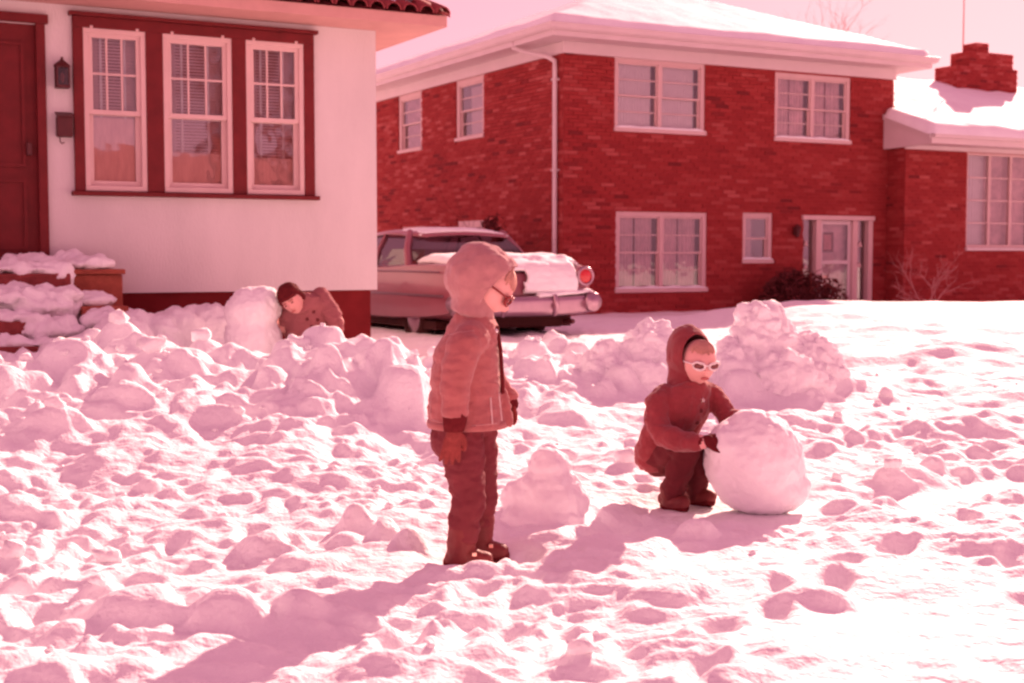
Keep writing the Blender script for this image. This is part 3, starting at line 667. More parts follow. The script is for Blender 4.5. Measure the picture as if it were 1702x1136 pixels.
MB().box(-2.80, -.635, -.045, .02, 3.05, 3.145).build('trim_board', M['brown'], sur, bevel=.004); MB().box(-2.83, -.60, -.075, .02, 3.147, 3.18).build('drip_cap', M['brown'], sur, bevel=.004); MB().box(-2.83, -.60, -.085, .02, 1.615, 1.653).build('trim_sill', M['brown'], sur, bevel=.004)
for wi, (x0, x1, z0, z1) in enumerate(whole[:3]):
    wr = empty('window', (0, 0, 0), 0, wh); f = .045; zm = 2.34
    mb = MB(); sash(mb, x0 + .004, x1 - .004, z0, z1 - .004, -.035, f, .12); mb.build('frame', M['cream'], wr, bevel=.004)
    mb = MB(); sash(mb, x0 + f, x1 - f, zm - .02, z1 - f, -.015, .04); mb.build('upper_sash', M['cream'], wr, bevel=.003)
    mb = MB(); sash(mb, x0 + f, x1 - f, z0 + f, zm + .02, .022, .045); mb.build('lower_sash', M['cream'], wr, bevel=.003)
    lites(wr, x0 + f + .04, x1 - f - .04, zm + .02, z1 - f - .04, -.015, 3, 2, .017, M['glass'], M['cream'])
    lites(wr, x0 + f + .045, x1 - f - .045, z0 + f + .045, zm - .025, .022, 1, 1, .017, M['glass_dim'], M['cream'])
    # venetian blind: slats on two tapes
    bl = MB(); zz = z0 + (.22, .08, .02)[wi]
    while zz < z1 - .08:
        bl.add([(x0 + .06, .088, zz), (x1 - .06, .088, zz), (x1 - .06, .105, zz + .022), (x0 + .06, .105, zz + .022)], [(0, 1, 2, 3)]); zz += .028
    bl.build('venetian_blind', M['blind'], wr)
    for q in (.30, .68): MB().box(x0 + (x1 - x0) * q, x0 + (x1 - x0) * q + .02, .080, .084, z0 + .06, z1 - .06).build('blind_tape', M['curtain'], wr)
    for a, b in ((x0 + .03, x0 + .17), (x1 - .17, x1 - .03)): pleats(a, b, z0 + .02, z1, .19, .018, .05, 50 + wi).build('curtain', M['curtain_thin'], wr, True)
    zt = (2.30, 2.02, 2.0)[wi]; pleats(x0 + .06, x1 - .06, z0 + .03, zt, .072, .004, .035, 70 + wi).build('sheer_curtain', M['sheer'], wr, True)
    for q in (.14, .86): MB().box(x0 + (x1 - x0) * q - .012, x0 + (x1 - x0) * q + .012, -.05, -.036, z1 - .016, z1 + .010).build('hanger_clip', M['cream'], wr)
dr = empty('door', (0, 0, 0), 0, wh)
MB().box(-3.10, -3.025, -.04, .06, 1.0, 3.10).build('door_casing', M['brown'], dr, bevel=.004); MB().box(-4.05, -3.0, -.06, .06, 3.055, 3.13).build('door_head', M['brown'], dr, bevel=.004); MB().box(-4.05, -3.95, -.04, .06, 1.0, 3.05).build('door_casing', M['brown'], dr)
MB().box(-3.95, -3.10, .03, .08, 1.03, 3.05).build('door_leaf', M['brown'], dr)
for z0, z1 in ((1.15, 1.75), (1.85, 2.9)):
    mb = MB(); sash(mb, -3.86, -3.19, z0, z1, .012, .03, .018); mb.build('door_moulding', M['brown'], dr)
MB().box(-3.19, -3.15, -.03, .03, 1.95, 2.05).build('handle', M['iron'], dr)
MB().box(-4.0, -2.98, -.09, .0, .965, 1.0).build('threshold', M['stone'], dr)
# eaves and tiled hip roof
EO = .49; ez = 3.235
MB().box(X0 - EO, EO, -EO, -.002, ez + .001, ez + .03).build('soffit', M['soffit'], wh); MB().box(.002, EO, -.002, DZ + EO, ez + .001, ez + .03).build('soffit', M['soffit'], wh)
MB().box(X0 - EO, EO + .02, -EO - .02, -EO, ez, ez + .10).build('fascia', M['soffit'], wh); MB().box(EO, EO + .02, -EO, DZ + EO, ez, ez + .10).build('fascia', M['soffit'], wh)
MB().box(X0, -.02, .02, DZ, ez + .002, ez + .03).build('ceiling', M['room'], wh)
rf = MB(); a, b, c, d = X0 - EO, EO + .03, -EO - .03, DZ + EO; hf = (b - a) / 2; rp = .36
rf.add([(a, c, ez + .10), (b, c, ez + .10), (b, d, ez + .10), (a, d, ez + .10), ((a + b) / 2, c + hf, ez + .1 + rp * hf), ((a + b) / 2, d - hf, ez + .1 + rp * hf)], [(0, 1, 4), (1, 2, 5, 4), (2, 3, 5), (3, 0, 4, 5)])
roof = rf.build('roof', M['tile'], wh)
# barrel tiles along the two eaves in view
tm = MB(); nn = 8; r0 = [(math.cos(math.pi * k / nn) * .075, -.06, math.sin(math.pi * k / nn) * .075) for k in range(nn + 1)]; r1 = [(x * .85, .42, z * .85 + .17) for x, y, z in r0]
r0b = [(x * .84, y, z * .8) for x, y, z in r0]
tm.loft([r0b, r0, r1], cap=False, closed=False); tme = tm.mesh('barrel_tile'); tme.materials.append(M['tile']); tme.polygons.foreach_set('use_smooth', [True] * len(tme.polygons))
x = b - .08
while x > -3.3:
    o = bpy.data.objects.new('barrel_tile', tme); COL.objects.link(o); o.parent = roof; o.location = (x, c, ez + .105); x -= .165
y = c + .16
while y < 5.5:
    o = bpy.data.objects.new('barrel_tile', tme); COL.objects.link(o); o.parent = roof; o.location = (b, y, ez + .105); o.rotation_euler = (0, 0, R(90)); y += .165
def wsnow(s, t):
    aa, bb, cc, dd = a + .05, b - .14, c + .16, d - .05; x = aa + (bb - aa) * s; y = cc + (dd - cc) * t; e = min(x - aa, bb - x, y - cc, dd - y)
    th = .15 + .03 * mnoise.noise(Vector((x, y, 4)))
    return (x, y, ez + .13 + rp * (e + .15) + .03 + th * min(1, e / .2) ** .5)
o = blanket('s', 60, 60, wsnow, None).build('roof_snow', M['snow_soft'], None, True); o.location = wh.location; o.rotation_euler = wh.rotation_euler
tag(o, 'snow lying on the clay tile roof of the stucco house', 'snow', 'snow on the roofs')
# lantern and mailbox on the stucco
lt = empty('wall_lantern', (-2.90, 0, 2.63), 0, wh)
MB().box(-.03, .03, -.03, -.002, -.05, .05).build('bracket', M['iron'], lt)
mb = MB(); sash(mb, -.055, .055, -.10, .07, -.14, .012, .012); sash(mb, -.055, .055, -.10, .07, -.042, .012, .012)
mb.box(-.055, .055, -.142, -.028, -.112, -.10); mb.build('cage', M['iron'], lt)
mb = MB(); mb.rings([((0, -.085, .07), (.075, 0, 0), (0, .075, 0)), ((0, -.085, .09), (.06, 0, 0), (0, .06, 0)), ((0, -.085, .125), (.015, 0, 0), (0, .015, 0)), ((0, -.085, .15), (.01, 0, 0), (0, .01, 0))], 8); mb.build('cap', M['iron'], lt)
MB().box(-.043, .043, -.125, -.045, -.10, .07).build('lantern_glass', M['smoked'], lt); mb = MB(); mb.ell((0, -.085, -.02), (.02, .02, .045), n=10, m=8); mb.build('bulb', M['blind'], lt, True)
mlb = empty('mailbox', (-2.865, 0, 2.20), 0, wh)
MB().box(-.085, .045, -.10, -.003, -.09, .08).build('box', M['iron'], mlb, bevel=.01); MB().add([(-.09, -.115, .075), (.05, -.115, .075), (.05, -.003, .115), (-.09, -.003, .115), (-.09, -.115, .083), (.05, -.115, .083), (.05, -.003, .125), (-.09, -.003, .125)], [(0, 3, 2, 1), (4, 5, 6, 7), (0, 1, 5, 4), (1, 2, 6, 5), (2, 3, 7, 6), (3, 0, 4, 7)]).build('lid', M['iron'], mlb)
mb = MB(); mb.sweep([(-.06, -.05, -.09), (-.06, -.06, -.13), (-.05, -.08, -.15), (-.03, -.08, -.14)], [.005] * 4, 6); mb.build('paper_hook', M['iron'], mlb)

# front steps with stone cheek blocks
st = empty('front_steps', (WH[0], WH[1], 0), HA)
tag(st, 'stone front steps half buried in snow under the dark door', 'steps')
MB().box(-4.6, -2.98, -.75, -.1, .25, .955).build('landing', M['stone'], st, bevel=.015)
for i in range(4): MB().box(-4.9, -2.98 - .10 * i, -.75 - .30 * (i + 1), -.75 - .30 * i - .002, -.1, .955 - .175 * (i + 1)).build('step', M['stone'], st, bevel=.012)
MB().box(-2.975, -2.52, -.52, -.01, .0, .94).build('cheek_block', M['block'], st, bevel=.012); MB().box(-2.99, -2.50, -.55, -.006, .942, .985).build('coping', M['block'], st, bevel=.01)
MB().box(-2.975, -2.62, -1.2, -.56, -.1, .70).build('cheek_block', M['block'], st, bevel=.012); MB().box(-3.05, -2.72, -1.9, -1.21, -.1, .42).build('cheek_block', M['block'], st, bevel=.012)
def heap(name, pts, voxel, amp, label, m='snow'):
    mb = MB()
    for c, r in pts: mb.ell(c, r, n=18, m=12)
    me = mb.fuse(voxel, 4)
    displace(me, lambda c, n: amp * (mnoise.noise(Vector(c * 6)) + .9 * (2.4 * abs(mnoise.noise(Vector(c * 9 + 3))) - .5) + .32 * (2.4 * abs(mnoise.noise(Vector(c * 22 + 1))) - .5) + .14 * mnoise.noise(Vector(c * 50))))
    return tag(link(name, me, M[m], None, True), label, 'snow')
def wl(u, v, z): p = WH + HU * u + HV * v; return (p[0], p[1], z)
heap('snow_drift', [(wl(-3.6, -.40, .99), (.62, .22, .07)), (wl(-3.2, -.2, 1.02), (.25, .15, .09)), (wl(-3.4, -.9, .80), (.5, .18, .07)), (wl(-3.8, -.95, .78), (.5, .15, .06)), (wl(-3.6, -1.2, .63), (.4, .12, .05)), (wl(-3.5, -1.5, .44), (.4, .12, .05)), (wl(-4.1, -1.45, .45), (.3, .12, .06)), (wl(-3.1, -.62, .93), (.2, .14, .12)), (wl(-3.3, -1.05, .70), (.3, .16, .10)), (wl(-3.25, -1.35, .52), (.25, .14, .10)), (wl(-3.05, -1.0, .62), (.12, .2, .14)), (wl(-3.9, -1.7, .35), (.4, .14, .08))], .022, .034, 'shaded snow lying on the treads of the front steps')
heap('snow_drift', [(wl(-2.78, -.33, 1.03), (.24, .20, .06)), (wl(-2.9, -.2, 1.06), (.14, .12, .08)), (wl(-2.68, -.3, 1.05), (.1, .1, .05))], .018, .024, 'small snow cap on top of the square stone block by the wall')
heap('snow_drift', [(wl(-2.82, -.85, .74), (.19, .22, .06))], .018, .02, 'rounded snow cap on the lower stone block of the steps')
heap('snow_drift', [(wl(-2.55, -.9, .52), (.14, .12, .14)), (wl(-2.6, -1.2, .52), (.18, .15, .16)), (wl(-2.75, -1.6, .48), (.22, .2, .16)), (wl(-3.15, -1.9, .36), (.3, .2, .14)), (wl(-2.85, -1.3, .60), (.16, .18, .10)), (wl(-3.5, -2.0, .28), (.35, .2, .12)), (wl(-2.95, -1.75, .42), (.25, .2, .14)), (wl(-2.4, -1.3, .35), (.18, .16, .28)), (wl(-2.2, -.9, .42), (.25, .2, .25)), (wl(-1.9, -.8, .45), (.3, .2, .24)), (wl(-2.8, -1.45, .2), (.4, .4, .25)), (wl(-1.6, -.7, .4), (.2, .2, .2)), (wl(-2.0, -.9, .1), (.6, .35, .3))], .025, .03, 'shaded heap of shovelled snow beside the front steps')

# ------------------------------------------------------------------ parked car, tail towards the street
CO = np.array([-.66, 15.32]) + HU * .90            # ground point under the middle of the tail
car = empty('parked_car', (CO[0], CO[1], .02), HA)
tag(car, 'old pinkish-brown sedan with round tail lights parked between the houses, tail forward', 'car')
def sect(s, hw, zb, zbelt, ztop, zdeck, tuck=.06):
    half = [(0, zb), (hw * .72, zb), (hw - tuck * .6, zb + .06), (hw - .01, zb + .16), (hw, zb + .30), (hw - .015, zbelt - .05), (hw - .035, zbelt), (hw - .05, ztop - .02), (hw - .10, ztop), (hw - .19, ztop - .02), (hw - .28, zdeck - .015), (hw * .45, zdeck), (0, zdeck + .015)]
    right = [(x, s, z) for x, z in half]; left = [(-x, s, z) for x, z in half[-2:0:-1]]
    return right + left
body = MB(); body.loft([sect(-.02, .84, .46, .74, .90, .74), sect(.03, .92, .38, .78, .955, .86), sect(.25, .955, .34, .82, .985, .955), sect(.7, .97, .30, .84, .985, .985), sect(1.2, .98, .28, .85, .98, .985), sect(1.8, .98, .26, .85, .955, .93), sect(2.8, .98, .25, .85, .94, .90),
           sect(3.6, .975, .26, .85, .95, .93), sect(4.4, .96, .28, .85, .955, .965), sect(5.0, .94, .32, .83, .94, .94), sect(5.3, .90, .38, .78, .88, .86), sect(5.38, .82, .45, .72, .82, .78)])
bme = body.mesh('body'); bo = bpy.data.objects.new('tmpb', bme); COL.objects.link(bo)
for s_ in (1.25, 4.35):
    for sd in (-1, 1):
        c_ = MB(); c_.rings([((sd * .60, s_, .33), (0, .40, 0), (0, 0, .40)), ((sd * 1.2, s_, .33), (0, .40, 0), (0, 0, .40))], 28)
        co = bpy.data.objects.new('tmpc', c_.mesh('c')); COL.objects.link(co); bo_m = bo.modifiers.new('x', 'BOOLEAN'); bo_m.object = co; bo_m.operation = 'DIFFERENCE'; bo_m.solver = 'EXACT'
dg = bpy.context.evaluated_depsgraph_get(); bm2 = bpy.data.meshes.new_from_object(bo.evaluated_get(dg)); bm2.materials.clear()
for q in [o for o in bpy.data.objects if o.name.startswith('tmp')]: bpy.data.objects.remove(q)
bo = link('body', bm2, M['car'], car, True)
em = bo.modifiers.new('e', 'EDGE_SPLIT'); em.split_angle = R(38)
# cabin glass, roof and pillars
gl = MB(); gl.loft([[(x, s, z) for x, s, z in ring] for ring in (
    [(-.76, 1.18, .96), (.76, 1.18, .96), (.84, 1.45, .94), (.86, 2.6, .93), (.80, 3.45, .93), (0.7, 3.75, .94), (-.7, 3.75, .94), (-.80, 3.45, .93), (-.86, 2.6, .93), (-.84, 1.45, .94)],
    [(-.66, 1.32, 1.16), (.66, 1.32, 1.16), (.76, 1.58, 1.16), (.78, 2.6, 1.16), (.73, 3.25, 1.16), (.64, 3.45, 1.16), (-.64, 3.45, 1.16), (-.73, 3.25, 1.16), (-.78, 2.6, 1.16), (-.76, 1.58, 1.16)],
    [(-.55, 1.62, 1.35), (.55, 1.62, 1.35), (.64, 1.75, 1.35), (.66, 2.6, 1.36), (.62, 2.95, 1.35), (.55, 3.08, 1.34), (-.55, 3.08, 1.34), (-.62, 2.95, 1.35), (-.66, 2.6, 1.36), (-.64, 1.75, 1.35)])], cap=False)
gl.build('windows', M['car_glass'], car)
ro = MB(); rr = []
for s, hw, z, dr_ in ((1.50, .54, 1.340, .02), (1.56, .62, 1.365, .035), (1.8, .69, 1.395, .05), (2.4, .71, 1.42, .05), (2.9, .67, 1.40, .05), (3.1, .60, 1.365, .03)):
    top = [(-hw, s, z - dr_), (-hw * .95, s, z - dr_ * .35), (-hw * .75, s, z), (0, s, z + .02), (hw * .75, s, z), (hw * .95, s, z - dr_ * .35), (hw, s, z - dr_)]
    rr.append(top + [(x, y, zz - .022) for x, y, zz in top[::-1]])
ro.loft(rr).build('roof', M['car'], car, True)
for sd in (-1, 1):
    for pts, w in (([(sd * .845, 1.40, .95), (sd * .77, 1.60, 1.16), (sd * .655, 1.78, 1.36)], .05), ([(sd * .875, 2.45, .93), (sd * .79, 2.48, 1.16), (sd * .675, 2.5, 1.36)], .025), ([(sd * .80, 3.5, .93), (sd * .73, 3.28, 1.16), (sd * .625, 2.98, 1.35)], .025)):
        mb = MB(); mb.sweep(pts, [w] * 3, 8); mb.build('pillar', M['car'], car, True)
    mb = MB(); mb.sweep([(sd * .86, 1.46, .955), (sd * .78, 1.60, 1.15), (sd * .68, 1.80, 1.345), (sd * .69, 2.4, 1.365)], [.012] * 4, 6); mb.build('window_trim', M['chrome'], car, True)
    mb = MB(); mb.box(min(sd * .978, sd * .992), max(sd * .978, sd * .992), .12, 5.0, .60, .625); mb.build('side_trim', M['chrome'], car)
    mb = MB(); mb.box(min(sd * .94, sd * .957), max(sd * .94, sd * .957), .3, 4.9, .885, .90); mb.build('belt_trim', M['chrome'], car)
    # rear lamp: pod, chrome ring, lens
    tl = empty('tail_light', (sd * .80, -.02, .835), 0, car)
    mb = MB(); mb.rings([((0, .30, .03), (.10, 0, 0), (0, 0, .10)), ((0, .02, 0), (.118, 0, 0), (0, 0, .118)), ((0, -.05, 0), (.116, 0, 0), (0, 0, .116))], 24); mb.build('lamp_pod', M['car'], tl, True)
    mb = MB(); tr = []
    for k in range(25):
        aa = 2 * math.pi * k / 24; tr.append([(math.cos(aa) * (.10 + .018 * math.cos(q)), -.055 + .018 * math.sin(q), math.sin(aa) * (.10 + .018 * math.cos(q))) for q in np.linspace(0, 2 * math.pi, 9)[:-1]])
    mb.loft(tr, cap=False); mb.build('chrome_ring', M['chrome'], tl, True)
    mb = MB(); mb.ell((0, -.045, 0), (.088, .03, .088), n=20, m=12); mb.build('lens', M['tail'], tl, True)
    mb = MB(); mb.rings([((sd * .86, .1, .52), (.10, 0, 0), (0, 0, .11)), ((sd * .87, -.13, .53), (.115, 0, 0), (0, 0, .12)), ((sd * .87, -.17, .53), (.10, 0, 0), (0, 0, .105))], 20); mb.build('bumper_pod', M['chrome'], car, True)
    mb = MB(); mb.ell((sd * .87, -.16, .53), (.068, .03, .07), n=16, m=10); mb.build('reversing_lens', M['chrome'], car, True)
    mb = MB(); mb.sweep([(sd * .34, -.14, .40), (sd * .34, -.19, .50), (sd * .33, -.17, .60)], [.035, .04, .03], 10); mb.build('bumper_guard', M['chrome'], car, True)
bp = MB(); br = []
for x in np.linspace(-.93, .93, 25):
    s = -.15 + .10 * (abs(x) / .93) ** 3; up = .03 * (abs(x) / .93) ** 4
    br.append([(x, s + .07, .37 + up), (x, s + .01, .38 + up), (x, s - .02, .44 + up), (x, s - .005, .49 + up), (x, s - .03, .545 + up), (x, s, .60 + up), (x, s + .07, .615 + up), (x, s + .09, .5 + up)])
bp.loft(br).build('rear_bumper', M['chrome'], car, True)
MB().box(-.16, .16, -.012, .01, .625, .715).build('number_plate', M['brown'], car, bevel=.004)
MB().box(-.70, .70, .1, .6, .24, .36).build('underside', M['under'], car); MB().box(-.85, .85, .6, 5.0, .2, .30).build('underside', M['under'], car)
mb = MB(); mb.sweep([(.62, -.08, .30), (.62, .5, .30)], [.03, .03], 10); mb.build('exhaust_pipe', M['iron'], car, True)
for s_ in (1.25, 4.35):
    for sd in (-1, 1):
        wr = empty('wheel', (sd * .78, s_, .33), 0, car); tr = []
        for k in range(33):
            aa = 2 * math.pi * k / 32; tr.append([(.10 * math.cos(q), math.cos(aa) * (.255 + .075 * math.sin(q)), math.sin(aa) * (.255 + .075 * math.sin(q))) for q in np.linspace(0, 2 * math.pi, 11)[:-1]])
        mb = MB(); mb.loft(tr, cap=False); mb.build('tyre', M['tyre'], wr, True)
        mb = MB(); mb.rings([((sd * -.05, 0, 0), (0, .19, 0), (0, 0, .19)), ((sd * .07, 0, 0), (0, .19, 0), (0, 0, .19)), ((sd * .10, 0, 0), (0, .10, 0), (0, 0, .10))], 20); mb.build('hubcap', M['chrome'], wr, True)
mb = MB(); mb.box(-.62, .62, 1.75, 1.95, .35, 1.0); mb.box(-.62, .62, 2.7, 2.85, .35, 1.02); mb.build('seat_backs', M['room'], car, bevel=.05)
# snow on the car: slab over the boot lid and tail, thin cover on the roof, lip on the bumper
def slab(name, pts_fn, nx, ny, th, label, seed, skip=None):
    top = [[None] * (nx + 1) for _ in range(ny + 1)]; mb = MB(); vs = []; 
    for j in range(ny + 1):
        for i in range(nx + 1):
            p, n = pts_fn(i / nx, j / ny); e = min(i, nx - i, j, ny - j)
            t = th * (1 + .5 * mnoise.noise(Vector((p.x * 5, p.y * 5 + p.z * 5, seed))) + .25 * mnoise.noise(Vector((p.x * 16, p.y * 16 + p.z * 16, seed)))) * (0.05 if e == 0 else .75 if e == 1 else 1)
            vs.append(p + n * t)
    n = nx + 1; fs = []
    for j in range(ny):
        for i in range(nx):
            if skip and skip((i + .5) / nx, (j + .5) / ny): continue
            fs.append((j * n + i, j * n + i + 1, (j + 1) * n + i + 1, (j + 1) * n + i))
    mb.add(vs, fs); me = mb.mesh(name); b = bmesh.new(); b.from_mesh(me); bmesh.ops.delete(b, geom=[v for v in b.verts if not v.link_faces], context='VERTS')
    bmesh.ops.solidify(b, geom=b.faces[:], thickness=th * .7); bmesh.ops.recalc_face_normals(b, faces=b.faces[:]); b.to_mesh(me); b.free()
    o = link(name, me, M['snow_soft'], None, True); o.location = car.location; o.rotation_euler = car.rotation_euler
    return tag(o, label, 'snow')
def boot(u, v):
    x = -.82 + 1.64 * u + .03 * mnoise.noise(Vector((v * 6, u * 2, 3)))
    path = [(1.15, 1.005), (.7, 1.01), (.25, .985), (.04, .90), (-.03, .78), (-.045, .66)]
    q = v * (len(path) - 1); k = min(int(q), len(path) - 2); f = q - k
    s = path[k][0] * (1 - f) + path[k + 1][0] * f; z = path[k][1] * (1 - f) + path[k + 1][1] * f
    ed = max(0, abs(x) - .66); 
    return Vector((x, s, z - .18 * ed)), (Vector((0, -.2, 1)) if v < .62 else Vector((0, -.85, .5))).normalized()
slab('car_snow', boot, 44, 40, .055, 'slab of snow over the boot lid and tail of the parked car', 3, lambda u, v: (v > .66 and (u < .50 - .06 * (v - .66) or u > .90)) or (v > .55 and u < .1) or (v > .5 and u > .92))
def roofs(u, v):
    s = 1.55 + 1.45 * v; hw = .66 * (1 - .12 * abs(v - .5)); x = -hw + 2 * hw * u; return Vector((x, s, 1.375 + .035 * math.sin(math.pi * min(1, v * 1.1)) - .055 * abs(u * 2 - 1) ** 3 + .015)), Vector((0, 0, 1))
slab('car_snow', roofs, 24, 26, .022, 'thin frost and snow cover on the roof of the parked car', 9)
def lip(u, v):
    x = .12 + .80 * u; s = -.17 + .12 * v + .10 * (x / .93) ** 3; return Vector((x, s, .60 + .05 * u + .025 * v)), Vector((0, -.3, 1)).normalized()
slab('car_snow', lip, 22, 6, .03, 'strip of snow along the rear bumper of the parked car', 5)

# ------------------------------------------------------------------ people
def basis(f, u):
    f = Vector(f).normalized(); u = Vector(u); u = (u - f * u.dot(f)).normalized(); r = f.cross(u)
    return Matrix((r, f, u)).transposed()                      # columns: right, forward, up
def head_shape(mb, c, B, w, d, h, n=44, m=34, scale=1.0, scalp_only=None):
    """a head with brow, eye hollows, nose, lips, chin and cheeks; w d h are half-sizes"""
    c = Vector(c); vs = []; fs = []
    for i in range(m + 1):
        th = math.pi * i / m
        for j in range(n):
            a = 2 * math.pi * j / n
            x, y, z = math.sin(th) * math.sin(a), math.sin(th) * math.cos(a), math.cos(th)
            lo = max(0., -z); px = w * x * (1 - .30 * lo ** 1.6); py = d * y * (1 - (.10 if y > 0 else .22) * lo ** 1.5); pz = h * z
            if y > 0:
                gx, gz = px / w, pz / h
                def g(cx, cz, sx, sz): return math.exp(-((gx - cx) / sx) ** 2 - ((gz - cz) / sz) ** 2)
                py += d * y * (.30 * g(0, -.20, .13, .16) + .10 * g(0, -.02, .10, .14) + .05 * g(0, .20, .55, .10) - .10 * g(.36, .03, .2, .11) - .10 * g(-.36, .03, .2, .11)
                               + .085 * g(0, -.46, .24, .05) + .075 * g(0, -.575, .22, .05) - .05 * g(0, -.515, .26, .028) + .11 * g(0, -.80, .26, .12) + .05 * g(.42, -.28, .22, .2) + .05 * g(-.42, -.28, .22, .2))
            vs.append(c + B @ (Vector((px, py, pz)) * scale))
    for i in range(m):
        for j in range(n):
            k = (j + 1) % n; fs.append((i * n + j, i * n + k, (i + 1) * n + k, (i + 1) * n + j))
    mb.add(vs, fs)
def hood_mesh(c, B, rad, cut, th=.014, slope=0.0, amp=.004, collar=None, extra=None, brim=0):
    """deep cloth hood: ellipsoid open along its forward axis, rolled edge, running down into the collar"""
    c = Vector(c); n, m = 40, 30; mb = MB(); vs = []; fs = []
    cr = math.sqrt(max(.05, 1 - (cut / rad[1]) ** 2))
    rings = []
    a0 = math.asin(min(.99, cr))
    for i in range(m + 1):
        t = math.pi - (math.pi - a0) * i / m                   # pole at the back to the rim in front
        ring = []
        for j in range(n):
            a = 2 * math.pi * j / n
            q = Vector((rad[0] * math.sin(t) * math.cos(a), rad[1] * math.cos(t), rad[2] * math.sin(t) * math.sin(a)))
            if q.y > 0: q.z *= 1 + slope * q.y / rad[1]
            if brim and q.z > 0: q.y += brim * (q.z / rad[2]) ** 1.5 * max(0, math.cos(t) + .3)
            ring.append(c + B @ q)
        rings.append(ring)
    inner = []
    for i in range(m, -1, -3):
        inner.append([c + (p - c) * (1 - th / rad[1] * (1.0 if i < m else .55)) + (B @ Vector((0, .006 if i == m else -.002, 0))) for p in rings[i]])
    mb.loft(rings + inner, cap=True)
    if extra: extra(mb)
    me = mb.mesh('hood'); bm_ = bmesh.new(); bm_.from_mesh(me); bmesh.ops.recalc_face_normals(bm_, faces=bm_.faces[:]); bm_.to_mesh(me); bm_.free()
    o = MB(); o.v = [v.co[:] for v in me.vertices]; o.f = [tuple(p.vertices) for p in me.polygons]
    return displace(o.fuse(.0056, 4), lambda c, n: folds(amp, 13, 13, 13, 5)(c, n) + folds(.003, 34, 34, 34, 2)(c, n))
def glasses(parent, c, B, w, d, h, fm, lm, z=.02):
    c = Vector(c); fr = MB()
    y = d * 1.0
    for sx in (-1, 1):
        ring = []
        for k in range(17):
            a = 2 * math.pi * k / 16; rx, rz = w * .30, h * .155
            up = 1.35 if (math.sin(a) > .2 and math.cos(a) * sx > .3) else 1.0
            ctr = Vector((sx * w * .42 + rx * math.cos(a) * up, y - .16 * d * abs(math.cos(a)) * (1 if math.cos(a) * sx > 0 else 0) + .004, z * h + rz * math.sin(a) * up))
            ring.append(c + B @ ctr)
        fr.sweep(ring, [w * .075] * 17, 6, False)
        fr.sweep([c + B @ Vector((sx * w * .74, y * .86, z * h + h * .07)), c + B @ Vector((sx * w * .98, y * .45, z * h + h * .05)), c + B @ Vector((sx * w * 1.0, 0, z * h))], [w * .05] * 3, 6)
    fr.sweep([c + B @ Vector((-w * .13, y * 1.02, z * h + h * .03)), c + B @ Vector((w * .13, y * 1.02, z * h + h * .03))], [w * .06] * 2, 6)
    f = fr.build('sunglasses', fm, parent, True)
    for sx in (-1, 1):
        mb = MB(); mb.ell(c + B @ Vector((sx * w * .42, y - .05 * d, z * h)), (w * .31, d * .07, h * .155), B, 14, 8); mb.build('lens', lm, f, True)
def hand(mb, wrist, B, s, curl=.35, thumb=1, spread=.10):
    """palm, four unequal bent fingers and a thumb; B columns: across (towards the thumb), back of the hand, along the fingers"""
    wrist = Vector(wrist)
    def P(x, y, z): return wrist + B @ (Vector((x, y, z)) * s)
    mb.sweep([P(0, 0, -.02), P(0, 0, .03)], [.030 * s, .033 * s], 12)
    mb.rings([(P(0, 0, .015), B @ Vector((.030 * s, 0, 0)), B @ Vector((0, .020 * s, 0))), (P(0, .0, .05), B @ Vector((.041 * s, 0, 0)), B @ Vector((0, .019 * s, 0))), (P(0, -.002, .085), B @ Vector((.042 * s, 0, 0)), B @ Vector((0, .016 * s, 0))), (P(0, -.004, .098), B @ Vector((.036 * s, 0, 0)), B @ Vector((0, .010 * s, 0)))], 16)
    for k, (x, L) in enumerate(((.031, .070), (.0105, .080), (-.0105, .074), (-.031, .058))):
        a = curl * (.8 + .15 * k); y = -.003; z = .088; pts = [P(x, y, z - .02), P(x, y, z)]; ang = .15; xx = x
        for j, fr in enumerate((.42, .32, .26)):
            ang += a * (.5, .9, .7)[j]; xx += x * spread * 2 * fr; y -= math.sin(ang) * L * fr; z += math.cos(ang) * L * fr; pts.append(P(xx, y, z))
        mb.sweep(pts, [.0105 * s, .0108 * s, .0105 * s, .0098 * s, .0085 * s], 10)
    t = thumb
    mb.sweep([P(.024 * t, -.004, .03), P(.046 * t, -.010, .055), P(.056 * t, -.016, .082), P(.056 * t, -.022, .105)], [.014 * s, .0135 * s, .012 * s, .010 * s], 10)

from mathutils.bvhtree import BVHTree as _BT
def onto_early(me):
    bt = _BT.FromPolygons([v.co[:] for v in me.vertices], [tuple(p.vertices) for p in me.polygons])
    def f(p, lift=.0):
        h_ = bt.ray_cast(Vector((p.x, -2, p.z)), Vector((0, 1, 0))); return Vector((p.x, (h_[0].y if h_[0] is not None else p.y) - lift, p.z))
    return f
# ---- standing child in profile, facing right
CH = np.array([-.20, 4.90]); u_ = .00220
def q1(px, py, y=0.): return Vector(((px - 760) * u_, y, (925 - py) * u_))
HB1 = basis((.74, -.05, -.67), (.67, 0, .74)); hc1 = q1(811, 466, 0)
p1 = MB(); head_shape(p1, hc1, HB1, .079, .092, .112); p1.sweep([hc1, q1(790, 520), q1(780, 600), q1(772, 690)], [.05, .042, .065, .065]);
for s_, k_ in ((-1, 0), (1, 1)):
    p1.sweep([q1(770 + 30 * k_, 690, s_ * .07), q1(778 + 25 * k_, 800, s_ * .07), q1(768 + 28 * k_, 900, s_ * .07), q1(785 + 28 * k_, 910, s_ * .07)], [.034, .028, .022, .02])
p1.sweep([q1(780, 560, -.08), q1(768, 560, -.15), q1(760, 612, -.17), q1(760, 690, -.17)], [.028, .024, .02, .016]); p1.sweep([q1(790, 560, .08), q1(800, 570, .13), q1(815, 625, .14), q1(845, 662, .132)], [.028, .024, .02, .016])
